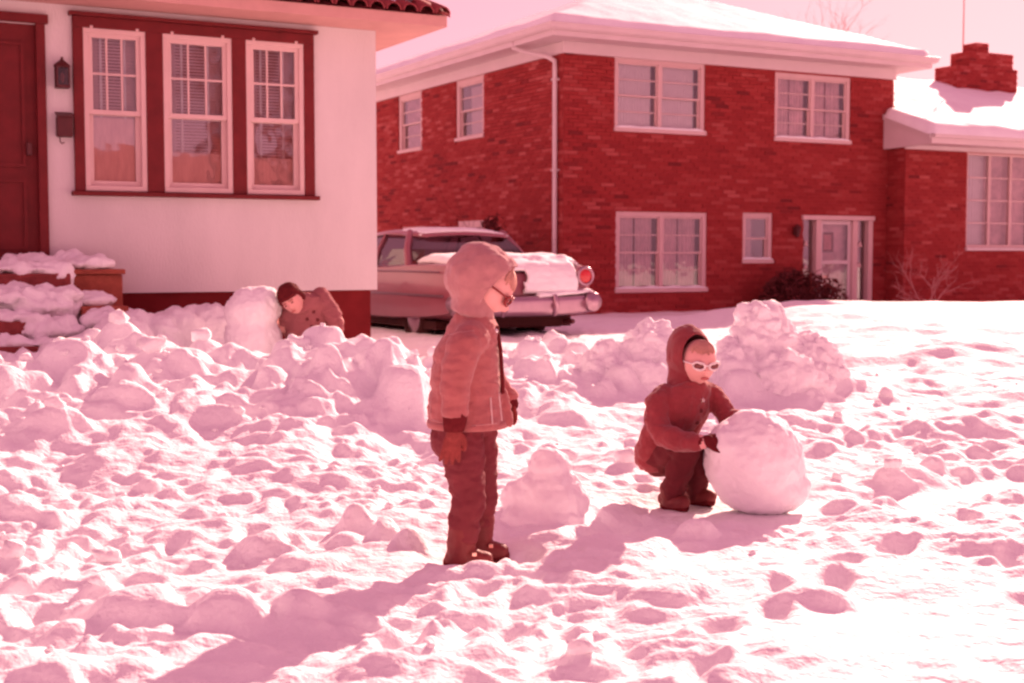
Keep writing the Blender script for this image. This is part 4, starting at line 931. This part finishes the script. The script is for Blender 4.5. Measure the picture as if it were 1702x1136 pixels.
child = tag(link('person', p1.fuse(.0052, 2), M['skin'], None, True), 'standing child in tan hooded jacket and dark trousers, seen from the side looking down', 'person'); child.location = (CH[0], CH[1], -.02)
# jacket
j = MB(); ex = lambda cx, rx, ry, py: (q1(cx, py), (rx, 0, 0), (0, ry, 0))
j.rings([ex(777, .140, .150, 697), ex(777, .146, .158, 690), ex(774, .136, .152, 660), ex(774, .129, .150, 620), ex(776, .121, .146, 580), ex(782, .106, .138, 553), ex(788, .086, .112, 530), ex(786, .066, .080, 512), ex(786, .05, .06, 506)])
j.sweep([q1(786, 552, -.10), q1(774, 562, -.145), q1(765, 590, -.168), q1(760, 625, -.178), q1(760, 664, -.180)], [.066, .063, .060, .054, .046], 16); j.sweep([q1(795, 555, .10), q1(798, 570, .14), q1(806, 605, .155), q1(822, 635, .15), q1(842, 655, .135)], [.062, .058, .054, .048, .042], 16)
j.sweep([q1(838, 640, -.02), q1(846, 692, -.03)], [.014, .02], 10)
jm = j.fuse(.0062, 3); displace(jm, lambda c, n: folds(.008, 9, 9, 26)(c, n) + folds(.003, 40, 40, 60, 3)(c, n))
jk = link('jacket', jm, M['tan'], child, True)
on1 = onto_early(jm)
zp = MB(); zp.sweep([q1(826, 534, -.035), q1(832, 570, -.045), q1(834.5, 610, -.045), q1(835.5, 640, -.045)], [.0075] * 4, 8); zp.build('zip_placket', M['knit'], jk, True)
def seam(name, pts, r, m):
    pp = []
    for (x0, y0), (x1, y1) in zip(pts[:-1], pts[1:]): pp += [on1(q1(x0 + (x1 - x0) * t / 6, y0 + (y1 - y0) * t / 6), 0) for t in range(6)]
    pp.append(on1(q1(*pts[-1]), 0)); zz = MB(); zz.sweep(pp, [r] * len(pp), 6, False); zz.build(name, M[m], jk, True)
seam('pocket_piping', [(816, 646), (819, 688)], .0035, 'cream'); seam('front_piping', [(829, 640), (834, 686)], .0035, 'cream')
seam('hem_stitch', [(722, 684), (742, 687)], .002, 'hoodtan'); seam('hem_stitch', [(786, 689), (826, 688)], .002, 'hoodtan')
seam('side_seam', [(724, 590), (719, 640), (718, 680)], .002, 'hoodtan'); seam('yoke_seam', [(748, 545), (765, 538), (790, 536)], .002, 'hoodtan')
zp = MB(); zp.ell(q1(823, 540, -.045), (.012, .008, .012)); zp.build('toggle', M['metalpin'], jk, True)
hem = MB(); hem.rings([ex(777, .146, .156, 700), ex(777, .150, .161, 694), ex(777, .147, .158, 688)], 40); hem.build('hem_band', M['tan'], jk, True)
HB1h = basis((.78, -.04, -.62), (.62, 0, .78))
def ex1(mb):
    mb.rings([(q1(786, 478), (.070, 0, -.02), (0, .085, 0)), (q1(785, 500), (.076, 0, -.02), (0, .088, 0)), (q1(785, 512), (.078, 0, -.02), (0, .092, 0)), (q1(785, 520), (.050, 0, -.02), (0, .07, 0))], 30)
hd = link('hood', hood_mesh(q1(799, 453), HB1h, (.112, .130, .130), .058, .016, .10, .009, None, ex1, .035), M['hoodtan'], child, True)
# hair fringe under the hood
def fringe(parent, c, B, w, d, h, n, lo, amin=-1.1, amax=1.1):
    m = MB(); r = random.Random(n)
    for k in range(n):
        a = amin + (amax - amin) * (k + r.random()) / n; e = lo + r.uniform(-.05, .10); sw = r.uniform(-.10, .16)
        def at_(aa, z): q = math.sqrt(max(0, 1 - z * z)); return c + B @ Vector((w * 1.035 * math.sin(aa) * q, d * 1.035 * math.cos(aa) * q, h * 1.03 * z))
        m.sweep([at_(a * .8, .97), at_(a * .9 + sw * .3, .86), at_(a + sw * .7, (e + .86) / 2), at_(a + sw, e)], [.0055, .006, .0055, .002], 5)
    return m.build('hair', M['hair'], parent, True)
fringe(child, hc1, HB1, .078, .092, .104, 60, .50)
glasses(child, hc1, HB1, .080, .096, .104, M['redlens'], M['redlens'], .08)
# trousers, boots
t = MB(); t.sweep([q1(765, 690, -.06), q1(768, 730, -.065), q1(775, 775, -.070), q1(780, 812, -.072), q1(774, 845, -.072), q1(771, 872, -.072)], [.088, .082, .070, .063, .062, .056], 18)
t.sweep([q1(790, 690, .06), q1(793, 740, .065), q1(800, 785, .065), q1(800, 822, .065), q1(796, 862, .065)], [.082, .072, .062, .060, .054], 18); t.ell(q1(756, 720, 0), (.092, .13, .085)); t.ell(q1(780, 690, 0), (.105, .13, .06))
tm_ = t.fuse(.0062, 3); displace(tm_, lambda c, n: folds(.010, 10, 10, 22, 2)(c, n) + folds(.004, 30, 30, 50, 8)(c, n))
link('trousers', tm_, M['pants'], child, True)
for dx, dy in ((0, -.072), (26, .066)):
    b = MB(); b.sweep([q1(771 + dx, 862, dy), q1(768 + dx, 890, dy), q1(764 + dx, 912, dy)], [.056, .053, .050], 16); b.sweep([q1(758 + dx, 914, dy), q1(780 + dx, 914, dy), q1(805 + dx, 918, dy)], [.042, .040, .034], 14)
    bt = link('boot', displace(b.fuse(.006, 3), folds(.004, 20, 20, 30)), M['boots'], child, True)
    k = MB(); k.sweep([q1(752 + dx, 921, dy), q1(808 + dx, 923, dy)], [.034, .030], 12); k.build('sole', M['knit'], bt, True)
    k = MB(); k.box(q1(786 + dx, 0, 0).x, q1(793 + dx, 0, 0).x, dy - .046, dy - .032, q1(0, 906).z, q1(0, 901).z); k.build('buckle', M['brass'], bt)
g = MB(); hand(g, q1(757, 696, -.182), basis((0, -1, 0), (-.06, .02, -1)), .98, .28, 1, .16)
# the hand frame: across = right of the picture, back of the hand towards the viewer, fingers downwards
g = MB(); hand(g, q1(759, 690, -.182), Matrix((Vector((1, 0, .12)), Vector((0, -1, 0)), Vector((-.16, 0, -1)))).transposed(), .84, .22, 1, .16)
link('glove', g.fuse(.0036, 2), M['glove'], child, True)
k = MB(); k.rings([(q1(760, 664, -.180), (.042, 0, 0), (0, .040, 0)), (q1(760, 672, -.181), (.044, 0, 0), (0, .042, 0)), (q1(759, 686, -.182), (.041, 0, 0), (0, .038, 0)), (q1(758, 697, -.182), (.036, 0, 0), (0, .030, 0))], 20); k.build('knit_cuff', M['knit'], child, True)
g = MB(); hand(g, q1(846, 662, .128), Matrix((Vector((.5, -.8, .1)), Vector((.75, .45, .2)), Vector((.30, -.05, -.95)))).transposed(), .62, .5, 1, .1)
link('glove', g.fuse(.0036, 2), M['glove'], child, True)
k = MB(); k.sweep([q1(838, 652, .138), q1(848, 668, .128)], [.036, .032], 14); k.build('knit_cuff', M['knit'], child, True)

# ---- crouching child in dark coat with white sunglasses
CC = np.array([.774, 6.0]); v_ = .00268
def q2(px, py, y=0.): return Vector(((px - 1140) * v_, y, (835 - py) * v_))
HB2 = basis((.25, -.94, -.20), (.06, -.12, 1)); hc2 = q2(1160, 595, -.030)
p2 = MB(); head_shape(p2, hc2, HB2, .076, .090, .102)
p2.sweep([hc2, q2(1148, 645, 0), q2(1135, 680, .04), q2(1095, 755, .14)], [.05, .042, .06, .06])
kR, kL, fR, fL = q2(1138, 738, -.15), q2(1168, 734, -.07), q2(1117, 819, -.03), q2(1162, 816, .05)
for hip_, kn, ft in ((q2(1098, 765, .08), kR, fR), (q2(1112, 762, .18), kL, fL)): p2.sweep([hip_, kn, ft, ft + Vector((.02, -.03, -.01))], [.034, .03, .024, .02])
p2.sweep([q2(1125, 660, .02), q2(1092, 660, -.02), q2(1098, 712, -.12), q2(1148, 717, -.24), q2(1160, 716, -.26)], [.03, .026, .022, .02, .018]); p2.sweep([q2(1165, 655, .04), q2(1192, 660, .04), q2(1207, 684, -.01), q2(1236, 687, -.11)], [.03, .026, .022, .018])
kid = tag(link('person', p2.fuse(.0052, 2), M['skin'], None, True), 'crouching child in dark red hooded coat and white sunglasses patting a big snowball', 'person'); kid.location = (CC[0], CC[1], -.015)
j = MB(); ax = Vector((.55, -.60, 0)).normalized(); lat = Vector((.72, .66, 0)).normalized()     # lat: across the shoulders
def tr(px, py, y, rf, rl, tilt=0.): c = q2(px, py, y); return (c, ax * rf + Vector((0, 0, tilt)), lat * rl)
j.rings([tr(1104, 782, .10, .085, .10), tr(1104, 770, .10, .108, .122), tr(1108, 740, .085, .116, .134), tr(1124, 705, .06, .124, .150), tr(1138, 675, .03, .116, .152), tr(1144, 652, .01, .098, .142), tr(1148, 636, .0, .078, .108), tr(1151, 626, -.005, .058, .072)])
j.sweep([q2(1108, 652, -.02), q2(1092, 662, -.06), q2(1088, 690, -.10), q2(1098, 712, -.14), q2(1122, 718, -.20), q2(1146, 718, -.245)], [.058, .058, .056, .054, .048, .042], 16)
j.sweep([q2(1172, 650, .06), q2(1190, 655, .05), q2(1203, 676, .015), q2(1212, 690, -.03), q2(1230, 688, -.09), q2(1242, 685, -.13)], [.055, .052, .048, .046, .040, .036], 16)
jm = j.fuse(.0062, 3); displace(jm, lambda c, n: folds(.009, 12, 12, 18, 7)(c, n) + folds(.004, 38, 38, 38, 1)(c, n))
jk = link('coat', jm, M['redcoat'], kid, True)
from mathutils.bvhtree import BVHTree
def onto(me):
    bt = BVHTree.FromPolygons([v.co[:] for v in me.vertices], [tuple(p.vertices) for p in me.polygons])
    def f(p, lift=.0):
        h_ = bt.ray_cast(Vector((p.x, -2, p.z)), Vector((0, 1, 0))); return Vector((p.x, (h_[0].y if h_[0] is not None else p.y) - lift, p.z))
    return f
on2 = onto(jm)
pin = MB(); pc = on2(q2(1166, 657), .004)
stv = [(pc + Vector((math.sin(k * math.pi / 5) * (.014 if k % 2 == 0 else .006), -.004, math.cos(k * math.pi / 5) * (.014 if k % 2 == 0 else .006)))) for k in range(10)]
pin.add(stv + [pc + Vector((0, -.010, 0)), pc + Vector((0, .004, 0))], [(k, (k + 1) % 10, 10) for k in range(10)] + [((k + 1) % 10, k, 11) for k in range(10)]); pin.build('star_pin', M['metalpin'], jk)
for z in (676, 696):
    pin = MB(); pin.ell(on2(q2(1164 - (z - 676) * .25, z), .002), (.009, .006, .009)); pin.build('button', M['button'], jk, True)
def ex2(mb):
    mb.rings([(q2(1140, 600, .035), (.070, 0, 0), (0, .070, 0)), (q2(1142, 625, .025), (.082, 0, 0), (0, .080, 0)), (q2(1144, 640, .005), (.092, 0, 0), (0, .088, 0)), (q2(1142, 650, .005), (.104, 0, 0), (0, .094, 0)), (q2(1140, 657, .01), (.06, 0, 0), (0, .06, 0))], 30)
HB2h = basis((.40, -.90, -.05), (-.10, -.10, 1))
hd = link('hood', hood_mesh(q2(1147, 584, .018), HB2h, (.096, .120, .138), .070, .014, -.16, .004, None, ex2), M['redhood'], kid, True)
fringe(kid, hc2, HB2, .076, .090, .102, 60, .56)
glasses(kid, hc2, HB2, .080, .096, .102, M['whiteplastic'], M['lens'], .06)
lp = MB(); lp.ell(hc2 + HB2 @ Vector((0, .0915, -.102 * .50)), (.021, .008, .0065), HB2, 14, 8); lp.build('lips', M['lip'], kid, True)
t = MB(); t.sweep([q2(1100, 762, .07), (q2(1100, 762, .07) + kR) / 2 + Vector((0, 0, .015)), kR, (kR + fR) / 2 + Vector((-.005, .0, 0)), fR], [.082, .074, .062, .056, .052], 18); t.sweep([q2(1112, 760, .17), (q2(1112, 760, .17) + kL) / 2, kL, (kL + fL) / 2, fL], [.080, .070, .060, .054, .050], 18)
tm_ = t.fuse(.0062, 3); displace(tm_, lambda c, n: folds(.011, 14, 14, 20, 12)(c, n)); link('trousers', tm_, M['darkpants'], kid, True)
for ft, dv in ((fR, Vector((.045, -.075, -.018))), (fL, Vector((.055, -.065, -.014)))):
    b = MB(); b.sweep([ft + Vector((0, 0, .03)), ft + Vector((0, 0, -.01))], [.054, .05], 14); b.sweep([ft + Vector((-.02, .025, -.018)), ft + dv * .5 + Vector((0, 0, -.012)), ft + dv], [.040, .040, .032], 14)
    bt = link('boot', displace(b.fuse(.006, 3), folds(.004, 20, 20, 30)), M['boots'], kid, True)
    k = MB(); k.sweep([ft + Vector((-.02, .025, -.045)), ft + dv + Vector((0, 0, -.022))], [.030, .026], 12); k.build('sole', M['knit'], bt, True)
def frame3(z, y):
    z = Vector(z).normalized(); y = Vector(y); y = (y - z * y.dot(z)).normalized(); x = y.cross(z); return Matrix((x, y, z)).transposed()
g = MB(); hand(g, q2(1156, 716, -.262), frame3((1, -.05, .10), (-.2, -.75, .65)), .84, .5, -1, .1); link('glove', g.fuse(.0038, 2), M['knit'], kid, True)
k = MB(); k.sweep([q2(1143, 718, -.24), q2(1156, 717, -.258)], [.034, .031], 14); k.build('wrist', M['skin'], kid, True)
g = MB(); hand(g, q2(1240, 686, -.125), frame3((.75, -.62, -.12), (.1, -.1, 1)), .70, .45, -1, .15); link('glove', g.fuse(.0038, 2), M['knit'], kid, True)

# ---- man leaning behind the tall snowball
MC = np.array([-1.61, 10.78]); w_ = .00482
def q3(px, py, y=0.): return Vector(((px - 515) * w_, y, 0.978 - (py - 450) * w_))
HB3 = basis((-.12, -.93, -.34), (-.55, -.30, .78)); hc3 = q3(490, 498, -.16)
p3 = MB(); head_shape(p3, hc3, HB3, .080, .100, .120)
for sx in (-1, 1): p3.ell(hc3 + HB3 @ Vector((sx * .080, -.005, -.01)), (.012, .022, .034), HB3, 12, 8)
p3.sweep([hc3, q3(500, 508, -.06), q3(513, 530, .02), q3(520, 580, .12), q3(518, 610, .15)], [.06, .058, .13, .14, .12])
for s_ in (-1, 1):
    hp = q3(518 + s_ * 22, 612, .14); kn = q3(512 + s_ * 34, 595, -.22); fo = q3(516 + s_ * 26, 640, .05); p3.sweep([hp, kn, fo, fo + Vector((0, -.16, -.02))], [.09, .07, .055, .045])
p3.sweep([q3(540, 500, 0), q3(562, 535, -.06), q3(548, 575, -.18), q3(510, 570, -.30)], [.06, .05, .042, .03]); p3.sweep([q3(482, 512, .02), q3(468, 545, .02), q3(450, 530, .18)], [.06, .05, .04])
man = tag(link('person', p3.fuse(.009, 2), M['skin_m'], None, True), 'man in buttoned coat and dark cap leaning down behind the snow heap', 'person'); man.location = (MC[0], MC[1], .0)
j = MB(); 
def tr3(px, py, y, rx, ry): return (q3(px, py, y), (rx, 0, 0), (0, ry, 0))
j.rings([tr3(518, 612, .13, .22, .17), tr3(517, 590, .12, .235, .185), tr3(514, 560, .08, .225, .175), tr3(511, 530, .03, .195, .16), tr3(511, 508, -.02, .175, .145), tr3(511, 492, -.05, .135, .12), tr3(506, 487, -.06, .08, .08)])
sl = MB(); sl.sweep([q3(531, 494, -.02), q3(541, 506, -.04), q3(555, 526, -.07), q3(561, 543, -.10), q3(550, 572, -.20), q3(522, 574, -.30)], [.078, .080, .070, .066, .058, .05], 18)
j.sweep([q3(490, 502, 0), q3(478, 528, .02), q3(468, 545, .06), q3(455, 532, .18)], [.085, .078, .068, .055], 18)
jm = j.fuse(.010, 3); displace(jm, lambda c, n: folds(.014, 8, 8, 14, 3)(c, n) + folds(.005, 26, 26, 30, 6)(c, n))
jk = link('coat', jm, M['mancoat'], man, True); link('sleeve', displace(sl.fuse(.009, 2), lambda c, n: folds(.012, 12, 12, 22, 9)(c, n)), M['mancoat'], jk, True); on3 = onto(jm)
for x, y in ((513, 529), (523.5, 517), (530, 530), (519.5, 541)):
    b = MB(); b.ell(on3(q3(x, y), .002), (.014, .008, .014)); b.build('button', M['button'], jk, True)
co = MB(); co.sweep([q3(488, 510, -.13), q3(497, 518, -.165), q3(510, 514, -.155), q3(517, 500, -.11)], [.022, .026, .026, .022], 10); co.build('collar', M['mancoat'], jk, True)
cp = MB()
for (o_, r_) in (((0, -.012, .062), (.094, .112, .085)), ((0, .075, .058), (.075, .04, .022)), ((-.086, -.02, .0), (.02, .04, .05)), ((.088, -.02, .012), (.03, .045, .045))): cp.ell(hc3 + HB3 @ Vector(o_), r_, HB3, 20, 12)
link('cap', displace(cp.fuse(.007, 3), folds(.006, 30, 30, 30)), M['cap'], man, True)
for sx in (-1, 1):
    e = MB(); e.ell(hc3 + HB3 @ Vector((sx * .030, .088, .004)), (.012, .008, .006), HB3, 10, 8); e.build('eye', M['lens'], man, True)
    e = MB(); e.sweep([hc3 + HB3 @ Vector((sx * .014, .098, .022)), hc3 + HB3 @ Vector((sx * .046, .088, .023))], [.004] * 2, 6); e.build('eyebrow', M['brownhair'], man, True)
lp = MB(); lp.ell(hc3 + HB3 @ Vector((0, .101, -.060)), (.024, .008, .006), HB3, 14, 8); lp.build('lips', M['lip'], man, True)
t = MB()
for s_ in (-1, 1): t.sweep([q3(518 + s_ * 22, 612, .14), q3(512 + s_ * 34, 595, -.22), q3(516 + s_ * 26, 630, .05)], [.11, .09, .075], 14)
link('trousers', t.fuse(.012, 3), M['pants'], man, True)
for s_ in (-1, 1):
    b = MB(); b.sweep([q3(516 + s_ * 26, 632, .07), q3(516 + s_ * 26, 638, -.12)], [.052, .045], 12); b.build('boot', M['boots'], man, True)
g = MB(); hand(g, q3(520, 572, -.29), frame3((-.85, -.5, 0), (.2, -.6, .75)), 1.0, .5, 1, .1); link('glove', g.fuse(.006, 2), M['knit'], man, True)
g = MB(); hand(g, q3(455, 531, .17), frame3((-.5, .85, .1), (.3, .3, .9)), 1.0, .5, -1, .1); link('glove', g.fuse(.006, 2), M['knit'], man, True)

# ------------------------------------------------------------------ rolled snowballs and lumps
def ball(name, c, r, rot, amp, label, cat, pts=(), voxel=.012):
    mb = MB(); mb.ell((0, 0, 0), r, rot, 32, 22)
    for o_, rr_ in pts: mb.ell(o_, rr_, None, 20, 14)
    me = mb.fuse(voxel, 2)
    displace(me, lambda c, n: amp * (1.2 * mnoise.noise(Vector(c * 4.5)) + .8 * mnoise.noise(Vector(c * 10)) + .5 * (2 * abs(mnoise.noise(Vector(c * 20))) - .4) + .35 * mnoise.noise(Vector(c * 36)) + .2 * mnoise.noise(Vector(c * 70))))
    o = tag(link(name, me, M['snow_soft'], None, True), label, cat); o.location = c; return o
ball('snowball', (1.058, 5.84, .205), (.215, .205, .225), Matrix.Rotation(.3, 3, 'Y'), .014, 'big round snowball under the hands of the crouching child', 'snowball', (((.05, .02, -.12), (.19, .19, .12)), ((-.10, -.03, .06), (.12, .13, .12))))
ball('snowball', (-2.06, 10.70, .43), (.232, .23, .26), Matrix.Identity(3), .016, 'tall drum-shaped snowball the man leans against', 'snowball', (((0, 0, .22), (.222, .215, .20)), ((-.03, 0, -.2), (.225, .23, .24)), ((.06, 0, .30), (.16, .16, .13)), ((.03, 0, -.3), (.22, .22, .2))), .016)
ball('snow_lump', (.155, 5.50, .11), (.145, .13, .135), Matrix.Identity(3), .016, 'pointed snow lump behind the standing child', 'snow', (((.0, .0, .12), (.085, .08, .085)), ((-.10, .02, -.02), (.10, .09, .10)), ((.07, .02, -.02), (.095, .1, .09)), ((-.04, -.03, -.1), (.18, .13, .09))), .01)

def pile(name, label, spots, n, seed, rmin, rmax, amp=.026):
    r = random.Random(seed); pts = []
    for cx, cy, hh, rx, ry in spots:
        pts.append(((cx, cy, hh * .35), (rx * .8, ry * .8, hh * .6)))
        for k in range(n):
            t = r.random(); a = r.uniform(0, 6.283); q = math.sqrt(r.random()); z = hh * (1 - q ** 1.5) * r.uniform(.75, 1.0); rr_ = r.uniform(rmin, rmax) * (1.15 - .5 * z / hh)
            pts.append(((cx + rx * q * math.cos(a), cy + ry * q * math.sin(a), max(.02, z - rr_ * .4)), (rr_ * r.uniform(.8, 1.3), rr_ * r.uniform(.8, 1.3), rr_ * r.uniform(.7, 1.1))))
    return heap(name, pts, .013, amp, label)
pile('snow_heap', 'tall broken snow heap right behind the crouching child', [(1.84, 9.85, .80, .34, .36), (2.15, 9.85, .56, .34, .3), (1.60, 9.65, .52, .24, .25), (1.95, 9.5, .46, .3, .2)], 18, 4, .07, .17, .034)
pile('snow_heap', 'lumpy snow heap left of the crouching child, below the wide lower window', [(1.0, 9.8, .66, .30, .34), (.70, 9.75, .50, .32, .3), (1.28, 9.75, .50, .2, .3), (.9, 9.45, .38, .3, .2)], 18, 8, .06, .15, .032)
# ------------------------------------------------------------------ shrubs and a bare tree
def twigs(mb, p, d, L, r, depth, spread, k=3, seg=3, n=4):
    pts = [p]; q = p.copy(); dd = d.copy()
    for i in range(seg):
        dd = (dd + Vector((rnd.gauss(0, .16), rnd.gauss(0, .16), rnd.gauss(0, .12)))).normalized(); q = q + dd * (L / seg); pts.append(q.copy())
    mb.sweep(pts, [r * (1 - .45 * i / seg) for i in range(seg + 1)], n, False)
    if depth:
        for i in range(k):
            f = rnd.uniform(.35, 1.0); b = pts[min(seg, int(f * seg + .5))]
            nd = (dd + Vector((rnd.gauss(0, spread), rnd.gauss(0, spread), rnd.gauss(0.1, spread * .6)))).normalized()
            twigs(mb, b, nd, L * rnd.uniform(.5, .8), r * .55, depth - 1, spread, k, seg, n)
def hl(o, u, v, z): p = o + HU * u + HV * v; return Vector((p[0], p[1], z))
sh = empty('bare_shrub', hl(BH, 7.35, -1.5, 0)); tag(sh, 'bare twiggy shrub growing between the front door and the low brick house', 'shrub')
mb = MB()
for k in range(5): twigs(mb, Vector((rnd.gauss(0, .05), rnd.gauss(0, .05), 0)), Vector((rnd.gauss(0, .6), rnd.gauss(0, .4), 1)).normalized(), .72, .02, 3, .6)
mb.build('branches', M['twig'], sh)
def evergreen(name, loc, r, nleaf, label, tall=1.0):
    e = empty(name, loc); tag(e, label, 'shrub'); mb = MB()
    for k in range(6): twigs(mb, Vector((0, 0, 0)), Vector((rnd.gauss(0, .5), rnd.gauss(0, .5), 1)).normalized(), r[2] * .8, .014, 2, .5)
    mb.build('branches', M['bark'], e); V_ = []; F_ = []
    for k in range(nleaf):
        a = rnd.uniform(0, 6.283); t_ = rnd.uniform(-.3, 1); q = math.sqrt(max(0, 1 - t_ * t_)) * rnd.uniform(.5, 1.05) * (1 + .3 * math.sin(3 * a + 2)); c = Vector((r[0] * q * math.cos(a), r[1] * q * math.sin(a), r[2] * (.45 + .55 * t_) * rnd.uniform(.8, 1.1)))
        d = Vector((rnd.gauss(0, 1), rnd.gauss(0, 1), rnd.gauss(.4, 1))).normalized(); s = d.orthogonal().normalized(); l = rnd.uniform(.04, .09); i = len(V_)
        V_ += [c - d * l, c + s * l * .35, c + d * l, c - s * l * .35]; F_.append((i, i + 1, i + 2, i + 3))
    o = MB().add(V_, F_).build('foliage', M['leaf'], e); return e
evergreen('evergreen_shrub', hl(BH, 4.65, -.75, -.1), (.75, .45, .85), 2600, 'dark evergreen shrub against the brick wall left of the front door')
evergreen('evergreen_shrub', hl(BH, -.75, 1.3, .3), (.35, .5, 1.45), 900, 'thin dark shrub by the brick side wall behind the parked car')
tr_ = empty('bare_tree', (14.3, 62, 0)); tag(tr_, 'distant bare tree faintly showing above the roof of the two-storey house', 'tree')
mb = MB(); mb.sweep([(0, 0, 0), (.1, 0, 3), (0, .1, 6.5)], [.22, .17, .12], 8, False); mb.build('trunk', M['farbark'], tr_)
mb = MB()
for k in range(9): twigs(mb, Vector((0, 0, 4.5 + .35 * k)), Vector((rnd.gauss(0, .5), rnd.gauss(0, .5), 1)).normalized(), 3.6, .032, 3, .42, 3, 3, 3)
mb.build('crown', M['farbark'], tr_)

# ------------------------------------------------------------------ across the street, mirrored in the window panes
ah = empty('opposite_house', (24, -17, 0), R(28.1)); tag(ah, 'plain house across the street, seen only mirrored in the window panes', 'house')
mb = MB(); mb.box(-6, 6, -8, 0, -.2, 3.0); mb.build('wall', M['stucco'], ah)
MB().add([(-6.5, .5, 3.0), (6.5, .5, 3.0), (6.5, -8.5, 3.0), (-6.5, -8.5, 3.0), (-5, -4, 5.2), (5, -4, 5.2)], [(0, 4, 5, 1), (1, 5, 2), (2, 5, 4, 3), (3, 4, 0), (0, 1, 2, 3)]).build('roof', M['shingle'], ah)
for x in (-4.2, -1.0, 2.6):
    wq = MB().box(x, x + 1.5, -.02, .05, 1.0, 2.4).build('window', M['cream'], ah); MB().box(x + .1, x + 1.4, .052, .06, 1.1, 2.3).build('pane', M['iron'], wq)
MB().box(.9, 1.9, -.02, .06, .0, 2.1).build('door', M['brown'], ah)
for k, (x, y) in enumerate(((12.5, -3.5), (17.5, -6.0))):
    tt = empty('street_tree', (x, y, 0)); tag(tt, ('bare street tree nearer the corner, mirrored in the window panes', 'bare street tree before the opposite house, mirrored in the panes')[k], 'tree', 'street trees')
    mb = MB(); mb.sweep([(0, 0, -.1), (.05, 0, 2.), (0, .1, 4.)], [.20, .16, .12], 8, False); mb.build('trunk', M['bark'], tt); mb = MB()
    for q in range(7): twigs(mb, Vector((0, 0, 2.4 + .25 * q)), Vector((rnd.gauss(0, .6), rnd.gauss(0, .6), 1)).normalized(), 2.4, .06, 3, .45, 3, 3, 4)
    mb.build('crown', M['bark'], tt)
